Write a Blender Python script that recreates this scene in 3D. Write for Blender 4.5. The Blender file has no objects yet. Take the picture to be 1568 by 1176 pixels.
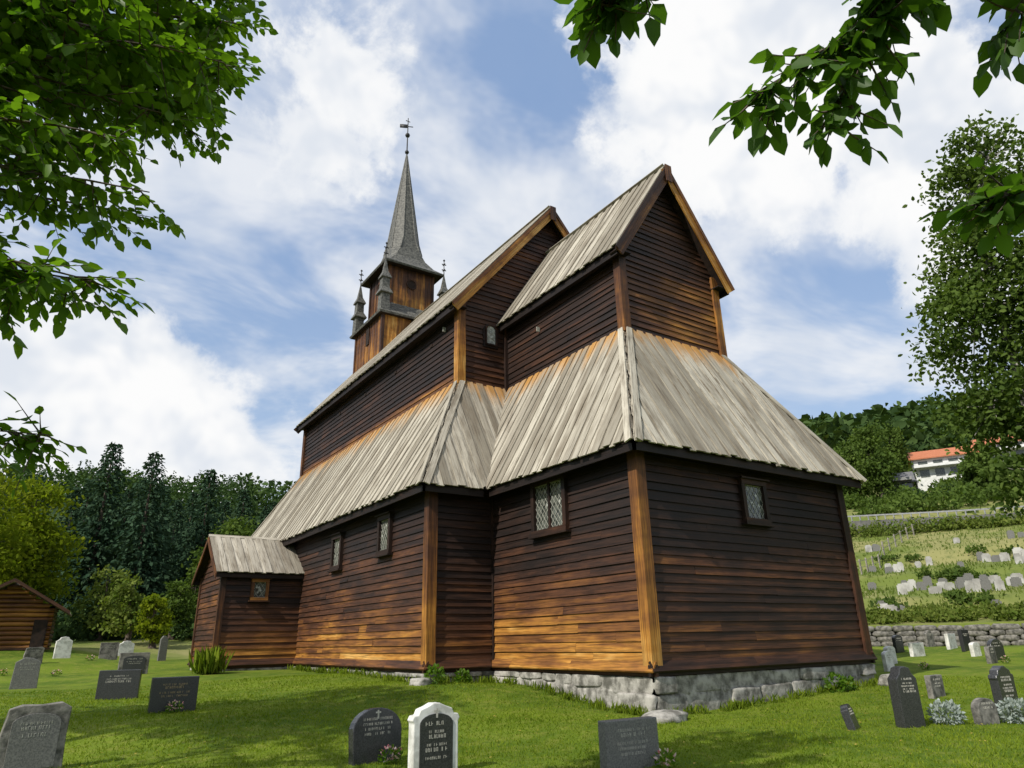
import bpy, math, random
import numpy as np
from mathutils import Vector, Matrix
random.seed(7); rng=np.random.default_rng(7)
V=Vector
scene=bpy.context.scene
COL=scene.collection

# ------------------------------------------------------------------ helpers
def link(ob,parent=None):
    COL.objects.link(ob)
    if parent is not None: ob.parent=parent
    return ob
def empty(name,loc=(0,0,0)):
    e=bpy.data.objects.new(name,None); e.location=loc; e.empty_display_size=.3
    return link(e)

class MB:
    def __init__(s): s.v=[];s.f=[];s.t=[]
    def add(s,vs,fs,ts):
        b=len(s.v); s.v+= [tuple(p) for p in vs]; s.t+=[tuple(t) for t in ts]
        s.f+=[tuple(b+i for i in f) for f in fs]
    def box(s,p,U,W,N,wx=0.):
        p,U,W,N=V(p),V(U),V(W),V(N)
        vs=[p,p+U,p+U+W,p+W,p+N,p+U+N,p+U+W+N,p+W+N]
        r=random.random()*50
        w0,w1=wx if isinstance(wx,tuple) else (wx,wx)
        lu,lw,ln=U.length,W.length,N.length
        ts=[(r,r,w0),(r+lu,r,w1),(r+lu,r+lw,w1),(r,r+lw,w0),(r,r+ln,w0),(r+lu,r+ln,w1),(r+lu,r+lw+ln,w1),(r,r+lw+ln,w0)]
        fs=[(0,3,2,1),(4,5,6,7),(0,1,5,4),(1,2,6,5),(2,3,7,6),(3,0,4,7)]
        if U.cross(W).dot(N)<0: fs=[f[::-1] for f in fs]
        s.add(vs,fs,ts)
    def beam(s,a,b,w,h,up=(0,0,1),wx=0.):
        a,b=V(a),V(b);d=(b-a);up=V(up);side=d.cross(up).normalized();u2=side.cross(d).normalized()
        s.box(a-side*w/2-u2*h/2,d,side*w,u2*h,wx)
    def tube(s,pts,rad,n=7,wx=0.):
        pts=[V(p) for p in pts];b=len(s.v);vs=[];ts=[];fs=[];L=0
        for i,p in enumerate(pts):
            d=(pts[min(i+1,len(pts)-1)]-pts[max(i-1,0)]).normalized()
            a=d.orthogonal().normalized() if i==0 else (a-d*a.dot(d)).normalized()
            c=d.cross(a)
            if i: L+=(pts[i]-pts[i-1]).length
            for k in range(n):
                th=2*math.pi*k/n
                vs.append(p+(a*math.cos(th)+c*math.sin(th))*rad[i]);ts.append((L,k/n,wx))
        for i in range(len(pts)-1):
            for k in range(n):
                fs.append((i*n+k,i*n+(k+1)%n,(i+1)*n+(k+1)%n,(i+1)*n+k))
        s.add(vs,fs,ts)
    def poly(s,pts,wx=0.):
        s.add(pts,[tuple(range(len(pts)))],[(p[0],p[1],wx) for p in pts])
    def build(s,name,mat,parent=None,smooth=False):
        me=bpy.data.meshes.new(name); me.from_pydata(s.v,[],s.f)
        a=me.attributes.new('tc','FLOAT_VECTOR','POINT'); a.data.foreach_set('vector',np.array(s.t,dtype=np.float32).ravel())
        me.materials.append(mat)
        if smooth: me.polygons.foreach_set('use_smooth',[True]*len(me.polygons))
        me.update(); ob=bpy.data.objects.new(name,me); return link(ob,parent)

def np_mesh(name,verts,faces,tc,mat,parent=None,smooth=False,do_link=True):
    me=bpy.data.meshes.new(name); n=len(verts);m,k=faces.shape
    me.vertices.add(n);me.vertices.foreach_set('co',verts.astype(np.float32).ravel())
    me.loops.add(m*k);me.loops.foreach_set('vertex_index',faces.astype(np.int32).ravel())
    me.polygons.add(m);me.polygons.foreach_set('loop_start',np.arange(0,m*k,k,dtype=np.int32))
    try: me.polygons.foreach_set('loop_total',np.full(m,k,dtype=np.int32))
    except Exception: pass
    a=me.attributes.new('tc','FLOAT_VECTOR','POINT');a.data.foreach_set('vector',tc.astype(np.float32).ravel())
    if smooth: me.polygons.foreach_set('use_smooth',np.ones(m,dtype=bool))
    me.materials.append(mat);me.update(calc_edges=True);me.validate()
    if not do_link: return me
    ob=bpy.data.objects.new(name,me);return link(ob,parent)

def nrm(a): return a/np.maximum(np.linalg.norm(a,axis=-1,keepdims=True),1e-9)
def leaf_arrays(P,D,L,tz,wide=.30,flat=None):
    n=len(P);D=nrm(D);L=np.asarray(L).reshape(-1,1)
    rnd=rng.normal(size=(n,3))
    if flat is not None: rnd=rnd*(1-flat)+np.array([0,0,1.])*flat*3
    S=nrm(np.cross(D,rnd));N=np.cross(S,D)
    b=P;l1=P+D*L*.28+S*L*wide+N*L*.07;l2=P+D*L*.68+S*L*wide*.78+N*L*.02
    tip=P+D*L-N*L*.10;r2=P+D*L*.68-S*L*wide*.78+N*L*.02;r1=P+D*L*.28-S*L*wide+N*L*.07
    vs=np.stack([b,l1,l2,tip,r2,r1],1).reshape(-1,3)
    base=np.arange(n)[:,None]*6
    fs=np.concatenate([base+np.array([0,1,2,3]),base+np.array([0,3,4,5])],0)
    tc=np.zeros((n,6,3));tc[:,:,2]=np.asarray(tz).reshape(-1,1)*np.ones((n,6));
    tc[:,:,0]=np.array([0,.28,.68,1,.68,.28]);tc[:,:,1]=np.array([0,1,1,0,1,1])
    return vs,fs,tc.reshape(-1,3)

# ------------------------------------------------------------------ materials
def newmat(name):
    m=bpy.data.materials.new(name);m.use_nodes=True;nt=m.node_tree;nt.nodes.clear()
    return m,nt,nt.nodes,nt.links
def N(nt,t,**k):
    n=nt.nodes.new(t)
    for a,b in k.items(): setattr(n,a,b)
    return n
def math_(nt,op,a,b=None,c=None,clamp=False):
    n=nt.nodes.new('ShaderNodeMath');n.operation=op;n.use_clamp=clamp
    for i,x in enumerate((a,b,c)):
        if x is None: continue
        if isinstance(x,(int,float)): n.inputs[i].default_value=x
        else: nt.links.new(x,n.inputs[i])
    return n.outputs[0]
def mix_(nt,f,a,b,bt='MIX'):
    n=nt.nodes.new('ShaderNodeMix');n.data_type='RGBA';n.blend_type=bt
    for s,x in ((n.inputs[0],f),(n.inputs[6],a),(n.inputs[7],b)):
        if isinstance(x,(int,float)): s.default_value=x
        elif isinstance(x,(tuple,list)): s.default_value=(*x[:3],1)
        else: nt.links.new(x,s)
    return n.outputs[2]
def ss(nt,x,lo,hi,a=0.,b=1.):
    n=nt.nodes.new('ShaderNodeMapRange');n.interpolation_type='SMOOTHSTEP'
    nt.links.new(x,n.inputs[0]);n.inputs[1].default_value=lo;n.inputs[2].default_value=hi;n.inputs[3].default_value=a;n.inputs[4].default_value=b
    return n.outputs[0]
def noise(nt,vec,scale,detail=4,rough=.6,dist=0.):
    n=nt.nodes.new('ShaderNodeTexNoise');n.inputs['Scale'].default_value=scale;n.inputs['Detail'].default_value=detail
    n.inputs['Roughness'].default_value=rough;n.inputs['Distortion'].default_value=dist
    if vec is not None: nt.links.new(vec,n.inputs['Vector'])
    return n.outputs[0]
def vmul(nt,vec,s):
    n=nt.nodes.new('ShaderNodeVectorMath');n.operation='MULTIPLY';nt.links.new(vec,n.inputs[0]);n.inputs[1].default_value=s
    return n.outputs[0]
def attr(nt):
    a=N(nt,'ShaderNodeAttribute',attribute_name='tc');sp=N(nt,'ShaderNodeSeparateXYZ');nt.links.new(a.outputs['Vector'],sp.inputs[0])
    return a.outputs['Vector'],sp.outputs
def objpos(nt): return nt.nodes.new('ShaderNodeNewGeometry')
def finish(nt,col,rough=.8,bump=None,bstr=.3,bdist=.01,spec=.3,metal=0.):
    b=N(nt,'ShaderNodeBsdfPrincipled');o=N(nt,'ShaderNodeOutputMaterial')
    if isinstance(col,(tuple,list)): b.inputs['Base Color'].default_value=(*col[:3],1)
    else: nt.links.new(col,b.inputs['Base Color'])
    if isinstance(rough,(int,float)): b.inputs['Roughness'].default_value=rough
    else: nt.links.new(rough,b.inputs['Roughness'])
    b.inputs['Specular IOR Level'].default_value=spec;b.inputs['Metallic'].default_value=metal
    if bump is not None:
        bn=N(nt,'ShaderNodeBump');bn.inputs['Strength'].default_value=bstr;bn.inputs['Distance'].default_value=bdist
        nt.links.new(bump,bn.inputs['Height']);nt.links.new(bn.outputs[0],b.inputs['Normal'])
    nt.links.new(b.outputs[0],o.inputs[0]);return b

def wood_wall():
    m,nt,_,_l=newmat('tarred_wood')
    vec,sp=attr(nt);g=objpos(nt)
    isl=g.outputs['Random Per Island']
    grain=noise(nt,vmul(nt,vec,(1.2,28,0)),1.,4,.65,.4)
    blot=noise(nt,vmul(nt,g.outputs['Position'],(.5,.5,1.1)),1.3,3,.6)
    streak=noise(nt,vmul(nt,vec,(.45,7,0)),1.,3,.6)
    f=math_(nt,'ADD',sp[2],math_(nt,'MULTIPLY',math_(nt,'SUBTRACT',blot,.5),.60))
    f=math_(nt,'ADD',f,math_(nt,'MULTIPLY',math_(nt,'SUBTRACT',streak,.5),.75))
    f=math_(nt,'ADD',f,math_(nt,'MULTIPLY',math_(nt,'SUBTRACT',isl,.5),.20),clamp=True)
    cr=N(nt,'ShaderNodeValToRGB');nt.links.new(f,cr.inputs[0])
    e=cr.color_ramp.elements;e[0].position=0;e[0].color=(.013,.008,.0065,1);e[1].position=1;e[1].color=(.58,.33,.095,1)
    for p,c in ((.22,(.030,.0145,.0095,1)),(.45,(.080,.032,.015,1)),(.64,(.190,.077,.020,1)),(.82,(.40,.18,.032,1))):
        x=e.new(p);x.color=c
    dk=ss(nt,grain,.32,.62,.50,1.15)
    col=mix_(nt,1.,cr.outputs[0],dk,'MULTIPLY')
    rg=math_(nt,'ADD',math_(nt,'MULTIPLY',grain,.35),.42)
    finish(nt,col,rg,grain,.6,.009,.28);return m
def roof_wood():
    m,nt,_,_l=newmat('weathered_roof_planks')
    vec,sp=attr(nt);g=objpos(nt);isl=g.outputs['Random Per Island']
    grain=noise(nt,vmul(nt,vec,(.9,24,0)),1.,5,.7,.3)
    blot=noise(nt,vmul(nt,vec,(.6,2.6,0)),1.,4,.65)
    base=mix_(nt,ss(nt,isl,0,1),(.25,.225,.18),(.50,.46,.38))
    base=mix_(nt,ss(nt,blot,.42,.70,0,.85),base,(.19,.16,.12))
    base=mix_(nt,ss(nt,grain,.47,.70,0,.85),base,(.10,.08,.06))
    of=math_(nt,'ADD',sp[2],math_(nt,'MULTIPLY',math_(nt,'SUBTRACT',blot,.5),.36))
    of=math_(nt,'ADD',of,math_(nt,'MULTIPLY',math_(nt,'SUBTRACT',isl,.5),.16))
    base=mix_(nt,ss(nt,of,.80,1.06,0,.85),base,(.42,.20,.035))
    finish(nt,base,.9,grain,.7,.01,.12);return m
def simple(name,c1,c2,scale=6,rough=.8,bstr=.3,bdist=.02,spec=.3,detail=4,metal=0.):
    m,nt,_,_l=newmat(name);g=objpos(nt)
    n=noise(nt,g.outputs['Position'],scale,detail,.6)
    col=mix_(nt,ss(nt,n,.33,.67),c1,c2)
    finish(nt,col,rough,n,bstr,bdist,spec,metal);return m
def leafmat(name,c1,c2,trans=.45,rough=.5):
    m,nt,_,_l=newmat(name);vec,sp=attr(nt);g=objpos(nt);isl=g.outputs['Random Per Island']
    f=math_(nt,'ADD',math_(nt,'MULTIPLY',isl,.55),math_(nt,'MULTIPLY',sp[2],.45))
    col=mix_(nt,f,c1,c2)
    if rough<.55:
        b=N(nt,'ShaderNodeBsdfPrincipled');nt.links.new(col,b.inputs['Base Color']);b.inputs['Roughness'].default_value=rough;b.inputs['Specular IOR Level'].default_value=.35
    else:
        b=N(nt,'ShaderNodeBsdfDiffuse');nt.links.new(col,b.inputs['Color'])
    t=N(nt,'ShaderNodeBsdfTranslucent');tc=mix_(nt,1.,col,(1.25,1.35,.5),'MULTIPLY');nt.links.new(tc,t.inputs[0])
    mx=N(nt,'ShaderNodeMixShader');mx.inputs[0].default_value=trans
    nt.links.new(b.outputs[0],mx.inputs[1]);nt.links.new(t.outputs[0],mx.inputs[2])
    o=N(nt,'ShaderNodeOutputMaterial');nt.links.new(mx.outputs[0],o.inputs[0]);return m

M_wall=wood_wall();M_roof=roof_wood()
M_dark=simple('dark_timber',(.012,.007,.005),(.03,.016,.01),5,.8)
M_slate=simple('tower_shingle',(.05,.05,.045),(.16,.155,.135),9,.6,.4)
M_iron=simple('iron',(.02,.02,.02),(.04,.04,.04),20,.5)
M_stone=simple('foundation_stone',(.11,.105,.09),(.42,.40,.36),4,.9,.8,.05,.2,7)
M_bark=simple('bark',(.05,.04,.03),(.13,.10,.08),12,.9,.6,.03)
M_birch=simple('birch_bark',(.10,.095,.085),(.42,.40,.36),5,.9,.4,.02)
M_glass,nt,_,_l=newmat('old_glass');g=objpos(nt);n=noise(nt,g.outputs['Position'],9,2);finish(nt,mix_(nt,ss(nt,n,.4,.6),(.03,.035,.03),(.12,.13,.11)),.12,n,.3,.01,.6)
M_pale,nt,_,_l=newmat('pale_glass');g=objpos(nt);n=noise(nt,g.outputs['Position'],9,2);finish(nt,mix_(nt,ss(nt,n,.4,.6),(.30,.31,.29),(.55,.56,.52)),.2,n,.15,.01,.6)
M_lead=simple('lead_bars',(.26,.26,.22),(.42,.41,.36),30,.6)
M_gdark=simple('dark_granite',(.02,.021,.022),(.05,.05,.052),60,.25,.05,.001,.6)
M_ggrey=simple('grey_granite',(.10,.10,.095),(.20,.195,.18),50,.55,.2,.003,.4)
M_grough=simple('rough_granite',(.07,.068,.06),(.24,.225,.20),7,.85,.7,.03,.3,7)
M_gwhite=simple('white_marble',(.48,.47,.43),(.78,.77,.73),6,.6,.2,.005,.4)
M_engr=simple('engraving',(.35,.34,.30),(.5,.48,.42),40,.6)
M_gold=simple('gold_engraving',(.28,.20,.10),(.40,.30,.15),40,.5)
M_leafA=leafmat('linden_leaves',(.050,.12,.008),(.14,.245,.018),.5)
M_leafB=leafmat('elm_leaves',(.038,.090,.012),(.09,.18,.02),.5)
M_leafC=leafmat('birch_leaves',(.045,.08,.020),(.125,.18,.04),.35,.6)
M_leafY=leafmat('yellow_green_leaves',(.09,.14,.012),(.21,.24,.02),.45,.6)
M_spruce=leafmat('spruce_needles',(.012,.032,.018),(.055,.092,.052),.12,.7)
M_forest=leafmat('forest_foliage',(.022,.048,.018),(.08,.125,.04),.2,.8)
M_shrub=leafmat('shrub_foliage',(.07,.12,.02),(.18,.21,.05),.3,.7)
M_silver=leafmat('silver_foliage',(.25,.30,.28),(.42,.46,.44),.2,.7)
M_flower=leafmat('flower_petals',(.75,.72,.66),(.62,.12,.22),.3,.6)
M_blade=leafmat('grass_blades',(.085,.145,.012),(.24,.30,.032),.4,.6)

# ------------------------------------------------------------------ terrain
CP=np.array([(-10,-10,-1.0),(-6,-4,-.93),(-5,-1,-.8),(0,-1,-.72),(7.5,-1,-.5),(0,5.8,-.3),(-2,5.8,-.2),(-2.5,10,-.12),(-5,16,-.08),(-8,5,-.45),(-10,1.5,-.75),
 (-14,-2,-.85),(-8.5,9,-.38),(-10,15,-.3),(-7,19,-.15),(-9,24.5,.4),(-5,25,.1),(-10,28,.85),(-15,28,.8),(-14,12,-.2),(12,3,-.35),(15,.6,-.28),(17.5,4,-.15),(21,8,.12),(22,2,.12),(24,-4,.1),
 (5,-8,-.9),(14,-6,-.6),(2,-4,-.72),(-3,1,-.62),(4,26,0.),(14,20,0.),(-20,-15,-1.),(0,-20,-1.)])
def near_g(x,y):
    x=np.asarray(x,float);y=np.asarray(y,float)
    d2=(x[...,None]-CP[:,0])**2+(y[...,None]-CP[:,1])**2+.8
    w=d2**-1.6
    return (w*CP[:,2]).sum(-1)/w.sum(-1)
def sstep(x,a,b):
    t=np.clip((x-a)/(b-a),0,1);return t*t*(3-2*t)
def G(x,y):
    x=np.asarray(x,float);y=np.asarray(y,float)
    dx=x+10.4;dy=y+10.6;r=np.hypot(dx,dy);az=np.degrees(np.arctan2(dx,dy))
    hr=np.interp(r,[38,44,45.5,54,55.5,65,66.5,80,130,350,420,700],[1.0,1.7,2.5,3.6,4.6,5.9,7.0,9.9,22.,81,85,65])
    hl=np.interp(r,[38,70,110,420,520,800],[.9,1.6,4,74,78,70])
    wr=sstep(az,26,48)*(1-sstep(az,95,130));wl=(1-sstep(az,26,48))*sstep(az,-70,-35)
    far=hr*wr+hl*wl+.3*(1-wr-wl)
    und=(np.sin(x*.11+1)+np.sin(y*.09+x*.05))*.012*np.clip(r-40,0,120)
    far=far+und
    ng=near_g(x,y)
    b_r=(r>37.95).astype(float);b_l=sstep(r,36,48)
    b=b_r*(wr>.5)+b_l*(wr<=.5)
    return ng*(1-b)+far*b
def gz(x,y): return float(G(x,y))

radii=np.concatenate([np.arange(0.5,37.6,.45),[37.9,37.99,38.4,39],np.arange(40,86,.8),np.geomspace(87,760,55)])
na=300;az=np.linspace(0,2*np.pi,na,endpoint=False)
RR,AA=np.meshgrid(radii,az,indexing='ij')
X=-10.4+RR*np.sin(AA);Y=-10.6+RR*np.cos(AA);Z=G(X,Y)
tv=np.stack([X,Y,Z],-1).reshape(-1,3)
tv=np.vstack([tv,[[-10.4,-10.6,gz(-10.4,-10.6)]]])
i,j=np.meshgrid(np.arange(len(radii)-1),np.arange(na),indexing='ij')
a_=i*na+j;b_=i*na+(j+1)%na;c_=(i+1)*na+(j+1)%na;d_=(i+1)*na+j
tf=np.stack([a_,d_,c_,b_],-1).reshape(-1,4)
tt=np.zeros_like(tv);tt[:,2]=np.concatenate([RR.ravel(),[0]])/100.
azd_=np.degrees(AA);azd_=np.where(azd_>180,azd_-360,azd_);tt[:,1]=np.concatenate([((azd_<35)&(RR>56)).astype(float).ravel(),[0]])
m,nt,_,_l=newmat('grass_ground');vec,sp=attr(nt);g=objpos(nt);pos=g.outputs['Position']
n1=noise(nt,pos,.35,3,.6);n2=noise(nt,pos,3.0,4,.7);n3=noise(nt,pos,38,3,.7)
lawn=mix_(nt,ss(nt,n1,.38,.62),(.080,.135,.012),(.155,.215,.018))
lawn=mix_(nt,ss(nt,n2,.45,.68,0,.75),lawn,(.21,.225,.04))
lawn=mix_(nt,ss(nt,n3,.35,.6,.5,0),lawn,(.04,.065,.008))
n4=noise(nt,pos,.12,4,.65);n5=noise(nt,pos,.8,4,.7)
rough_=mix_(nt,ss(nt,n4,.4,.6),(.13,.165,.035),(.24,.23,.09));rough_=mix_(nt,ss(nt,n5,.5,.7,0,.75),rough_,(.08,.11,.03))
far=mix_(nt,ss(nt,n4,.4,.6),(.018,.035,.012),(.04,.065,.018))
c=mix_(nt,ss(nt,sp[2],.375,.385),lawn,rough_);c=mix_(nt,ss(nt,sp[2],1.2,1.7),c,far);c=mix_(nt,sp[1],c,far)
bmp=math_(nt,'ADD',math_(nt,'MULTIPLY',n3,.5),n2)
finish(nt,c,.95,bmp,.6,.05,.1);M_ground=m
ground=np_mesh('ground',tv,tf,tt,M_ground,None,True)

# ------------------------------------------------------------------ church
W,o,Dc,n_,a,b=7.4625,.50,5.8355,1.939,1.7617,1.7991
H2=8.6;oe,og=.40,.36;H3,H4=10.884,14.482;c,d=1.8528,1.7732;oe2=.4517;H6,H7=11.187,16.379
Yn=23.53;He=4.6;Yw=Yn+d
xs=-n_; xu=-n_+c
church=empty('stave_church')

def planks(mb,poly,up,nrmv,width=.2,th=.03,jag=.04,wx0=0.,wx1=1.,off=0.,jagtop=0.):
    up=V(up).normalized();nv=V(nrmv).normalized();side=up.cross(nv).normalized();O=V(poly[0])
    P2=[((V(p)-O).dot(side),(V(p)-O).dot(up)) for p in poly]
    us=[p[0] for p in P2];vs_=[p[1] for p in P2];u0,u1=min(us),max(us);vmin,vmax=min(vs_),max(vs_)
    def rng_(u):
        r=[]
        for k in range(len(P2)):
            (x0,y0),(x1,y1)=P2[k],P2[(k+1)%len(P2)]
            if abs(x1-x0)<1e-9: continue
            t=(u-x0)/(x1-x0)
            if -1e-6<=t<=1+1e-6: r.append(y0+t*(y1-y0))
        return (min(r),max(r)) if r else (0,0)
    u=u0;k=0
    while u<u1-.02:
        w=width*random.uniform(.75,1.3);e=min(u+w,u1)
        if u1-e<.05:e=u1
        lo0,hi0=rng_(u+1e-4);lo1,hi1=rng_(e-1e-4)
        j=random.uniform(-jag,jag*.5);jt=random.uniform(-jagtop,jagtop)
        ov=.025 if k%2 else 0.
        z0=off+(th if k%2 else 0.)+random.uniform(0,.008)
        q=[]
        for h in (z0,z0+th):
            for (uu,vv) in ((u-ov,lo0+(j if lo0<vmin+.6 else 0)),(e+ov,lo1+(j if lo1<vmin+.6 else 0)),(e+ov,hi1+jt),(u-ov,hi0+jt)):
                q.append(O+side*uu+up*vv+nv*h)
        r=random.random()*60
        ts=[]
        for h in (0,1):
            for (uu,vv) in ((u,lo0),(e,lo1),(e,hi1),(u,hi0)):
                t=(vv-vmin)/max(vmax-vmin,1e-6)
                ts.append((vv+r,uu+r,wx0+(wx1-wx0)*t))
        fs=[(0,3,2,1),(4,5,6,7),(0,1,5,4),(1,2,6,5),(2,3,7,6),(3,0,4,7)]
        if (q[1]-q[0]).cross(q[3]-q[0]).dot(nv)<0: fs=[f[::-1] for f in fs]
        mb.add(q,fs,ts);u=e;k+=1

def laps(mb,A,U,Nn,z0,z1,ufn,wxfn,bh=.19,offs=0.):
    A=V(A);U=V(U).normalized();Nn=V(Nn).normalized();z=z0
    while z<z1-.02:
        h=bh*random.uniform(.9,1.12);zt=min(z+h,z1)
        a0,a1=ufn(z);b0,b1=ufn(zt)
        if a1-a0<.08: break
        cuts=[0,1]
        L=a1-a0
        if L>5: cuts=[0]+sorted(random.uniform(.15,.85) for _ in range(1 if L<10 else 3))+[1]
        bw=random.uniform(-.06,.06)
        for k in range(len(cuts)-1):
            s,e=cuts[k],cuts[k+1]
            g_=.003/L if k else 0
            p0=a0+(a1-a0)*(s+g_);p1=a0+(a1-a0)*e;q0=b0+(b1-b0)*(s+g_);q1=b0+(b1-b0)*e
            pr=.045+random.uniform(-.008,.008);zz=z+random.uniform(-.008,.008)
            def pt(u,z_,of): 
                v=A+U*u+Nn*(of+offs);v.z=z_;return v
            vs=[pt(p0,zz,pr),pt(p1,zz,pr),pt(q1,zt+.012,.008),pt(q0,zt+.012,.008),pt(p0,zz,0),pt(p1,zz,0),pt(q1,zt+.012,-.004),pt(q0,zt+.012,-.004)]
            r=random.random()*60;wx=0.
            F_=lambda z_,u_:wxfn(z_,u_)+bw
            ts=[(p0+r,r,F_(zz,p0)),(p1+r,r,F_(zz,p1)),(q1+r,r+h,F_(zt,q1)),(q0+r,r+h,F_(zt,q0)),(p0+r,r-.04,wx),(p1+r,r-.04,wx),(q1+r,r,wx),(q0+r,r,wx)]
            fs=[(0,1,2,3),(4,5,1,0),(5,6,2,1),(7,4,0,3)]
            if U.cross(V((0,0,1))).dot(Nn)<0: fs=[f[::-1] for f in fs]
            mb.add(vs,fs,ts)
        z=zt

wall=MB();roof=MB();back=MB();posts=MB()
mx=lambda p:(W-p[0],p[1],p[2])
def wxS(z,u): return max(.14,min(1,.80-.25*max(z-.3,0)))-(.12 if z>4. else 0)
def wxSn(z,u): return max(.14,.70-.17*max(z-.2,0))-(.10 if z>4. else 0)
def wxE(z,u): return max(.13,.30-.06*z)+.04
zt=5.25
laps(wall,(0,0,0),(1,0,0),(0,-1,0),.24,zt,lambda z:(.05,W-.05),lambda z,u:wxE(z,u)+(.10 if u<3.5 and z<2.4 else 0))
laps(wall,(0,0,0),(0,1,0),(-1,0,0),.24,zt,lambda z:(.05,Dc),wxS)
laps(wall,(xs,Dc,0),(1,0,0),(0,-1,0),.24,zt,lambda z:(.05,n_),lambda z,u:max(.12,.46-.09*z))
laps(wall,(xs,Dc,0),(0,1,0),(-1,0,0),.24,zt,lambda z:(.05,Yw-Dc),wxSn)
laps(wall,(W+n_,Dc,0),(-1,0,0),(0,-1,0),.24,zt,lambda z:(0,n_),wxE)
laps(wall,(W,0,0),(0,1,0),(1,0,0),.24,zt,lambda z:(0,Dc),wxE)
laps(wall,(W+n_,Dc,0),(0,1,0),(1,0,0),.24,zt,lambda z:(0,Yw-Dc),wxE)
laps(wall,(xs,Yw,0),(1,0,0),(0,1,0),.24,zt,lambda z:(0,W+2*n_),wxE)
def vwall(p,q,z0,z1,mb=back): mb.poly([(p[0],p[1],z0),(q[0],q[1],z0),(q[0],q[1],z1),(p[0],p[1],z1)])
e_=.01
for p,q in (((e_,e_),(W-e_,e_)),((e_,e_),(e_,Dc+e_)),((W-e_,e_),(W-e_,Dc+e_)),((xs+e_,Dc+e_),(W+n_-e_,Dc+e_)),((xs+e_,Dc+e_),(xs+e_,Yw-e_)),((W+n_-e_,Dc+e_),(W+n_-e_,Yw-e_)),((xs+e_,Yw-e_),(W+n_-e_,Yw-e_))):
    vwall(p,q,-.1,5.3)
def sill(p,q,nv,wx):
    p,q,nv=V(p),V(q),V(nv);d_=q-p
    posts.box(p+nv*0.0+V((0,0,0)),d_,nv*.07,V((0,0,.21)),wx*.6)
    t=d_.normalized();L=d_.length
    k=0.;
    while k<L-.01:
        e=min(k+random.uniform(2.2,3.6),L)
        A0=p+t*(k+.003);B0=p+t*e
        vs=[A0+nv*.17+V((0,0,.10)),B0+nv*.17+V((0,0,.10)),B0+nv*.045+V((0,0,.28)),A0+nv*.045+V((0,0,.28)),
            A0+nv*.15+V((0,0,.07)),B0+nv*.15+V((0,0,.07)),B0+nv*.02+V((0,0,.25)),A0+nv*.02+V((0,0,.25))]
        r=random.random()*40
        ts=[(0+r,r,wx),(e-k+r,r,wx),(e-k+r,r+.2,wx),(r,r+.2,wx)]*2
        posts.add(vs,[(0,1,2,3),(7,6,5,4),(4,5,1,0),(2,6,7,3),(0,3,7,4),(1,5,6,2)],ts)
        k=e
sill((-.14,0,0),(W+.14,0,0),(0,-1,0),.16);sill((0,-.14,0),(0,Dc-.0,0),(-1,0,0),.68)
sill((xs-.14,Dc,0),(-.15,Dc,0),(0,-1,0),.42);sill((xs,Dc-.14,0),(xs,Yw,0),(-1,0,0),.50)
sill((W,-.14,0),(W,Dc,0),(1,0,0),.2)
def post(x,y,z0,z1,w=.2,wx=.6):
    posts.box((x-w/2,y-w/2,z0),(0,0,z1-z0),(w,0,0),(0,w,0),wx)
post(.03,.03,.08,5.3,.27,(.84,.26));post(W-.03,.03,.08,5.3,.27,(.40,.12));post(xs+.03,Dc+.03,.08,5.3,.27,(.74,.22))
posts.box((-.07,Dc-.1,.2),(0,0,5),(.07,0,0),(0,.1,0),.2)
rise=H2-He
def skirt(poly,run,flip=(1,0)):
    up=V((flip[0]*run,flip[1]*run,rise));nv=V((-flip[0]*rise,-flip[1]*rise,run))
    planks(roof,poly,up,nv,.19,.03,.06,0,1)
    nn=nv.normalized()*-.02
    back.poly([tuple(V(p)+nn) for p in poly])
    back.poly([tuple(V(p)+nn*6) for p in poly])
chE=[(-o,-o,He),(W+o,-o,He),(W-a,b,H2),(a,b,H2)];skirt(chE,b+o,(0,1))
chS=[(-o,-o,He),(-o,Dc-o,He),(a,Dc+d,H2),(a,b,H2)];skirt(chS,a+o,(1,0));skirt([mx(p) for p in chS],a+o,(-1,0))
nE=[(xs-o,Dc-o,He),(-o,Dc-o,He),(a,Dc+d,H2),(xu,Dc+d,H2)];skirt(nE,d+o,(0,1));skirt([mx(p) for p in nE],d+o,(0,1))
nS=[(xs-o,Dc-o,He),(xs-o,Yw+o,He),(xu,Yn,H2),(xu,Dc+d,H2)];skirt(nS,c+o,(1,0));skirt([mx(p) for p in nS],c+o,(-1,0))
nW=[(xs-o,Yw+o,He),(W+n_+o,Yw+o,He),(W+n_-c,Yn,H2),(xu,Yn,H2)];skirt(nW,d+o,(0,-1))
def eave(p,q,inn):
    p,q,inn=V(p),V(q),V(inn)
    posts.box(p+inn*.05+V((0,0,-.20)),q-p,inn*.06,V((0,0,.22)),.0)
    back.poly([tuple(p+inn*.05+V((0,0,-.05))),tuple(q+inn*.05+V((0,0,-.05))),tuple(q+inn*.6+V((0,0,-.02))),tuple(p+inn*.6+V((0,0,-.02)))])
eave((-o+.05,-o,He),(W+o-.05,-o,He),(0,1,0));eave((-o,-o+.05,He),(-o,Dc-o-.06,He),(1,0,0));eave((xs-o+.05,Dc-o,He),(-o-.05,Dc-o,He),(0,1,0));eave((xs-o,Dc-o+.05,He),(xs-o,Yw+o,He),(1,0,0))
def hip(p,q,h1,n1,h2,n2,w=.17):
    p,q=V(p),V(q);ax=(q-p)
    for hh,nv in ((h1,n1),(h2,n2)):
        nv=V(nv).normalized();s=nv.cross(ax).normalized()
        if s.dot(V(hh))<0:s=-s
        P=p+nv*.07-ax.normalized()*.05
        roof.box(P,ax*1.012,s*w,nv*.03,0.)
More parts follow.
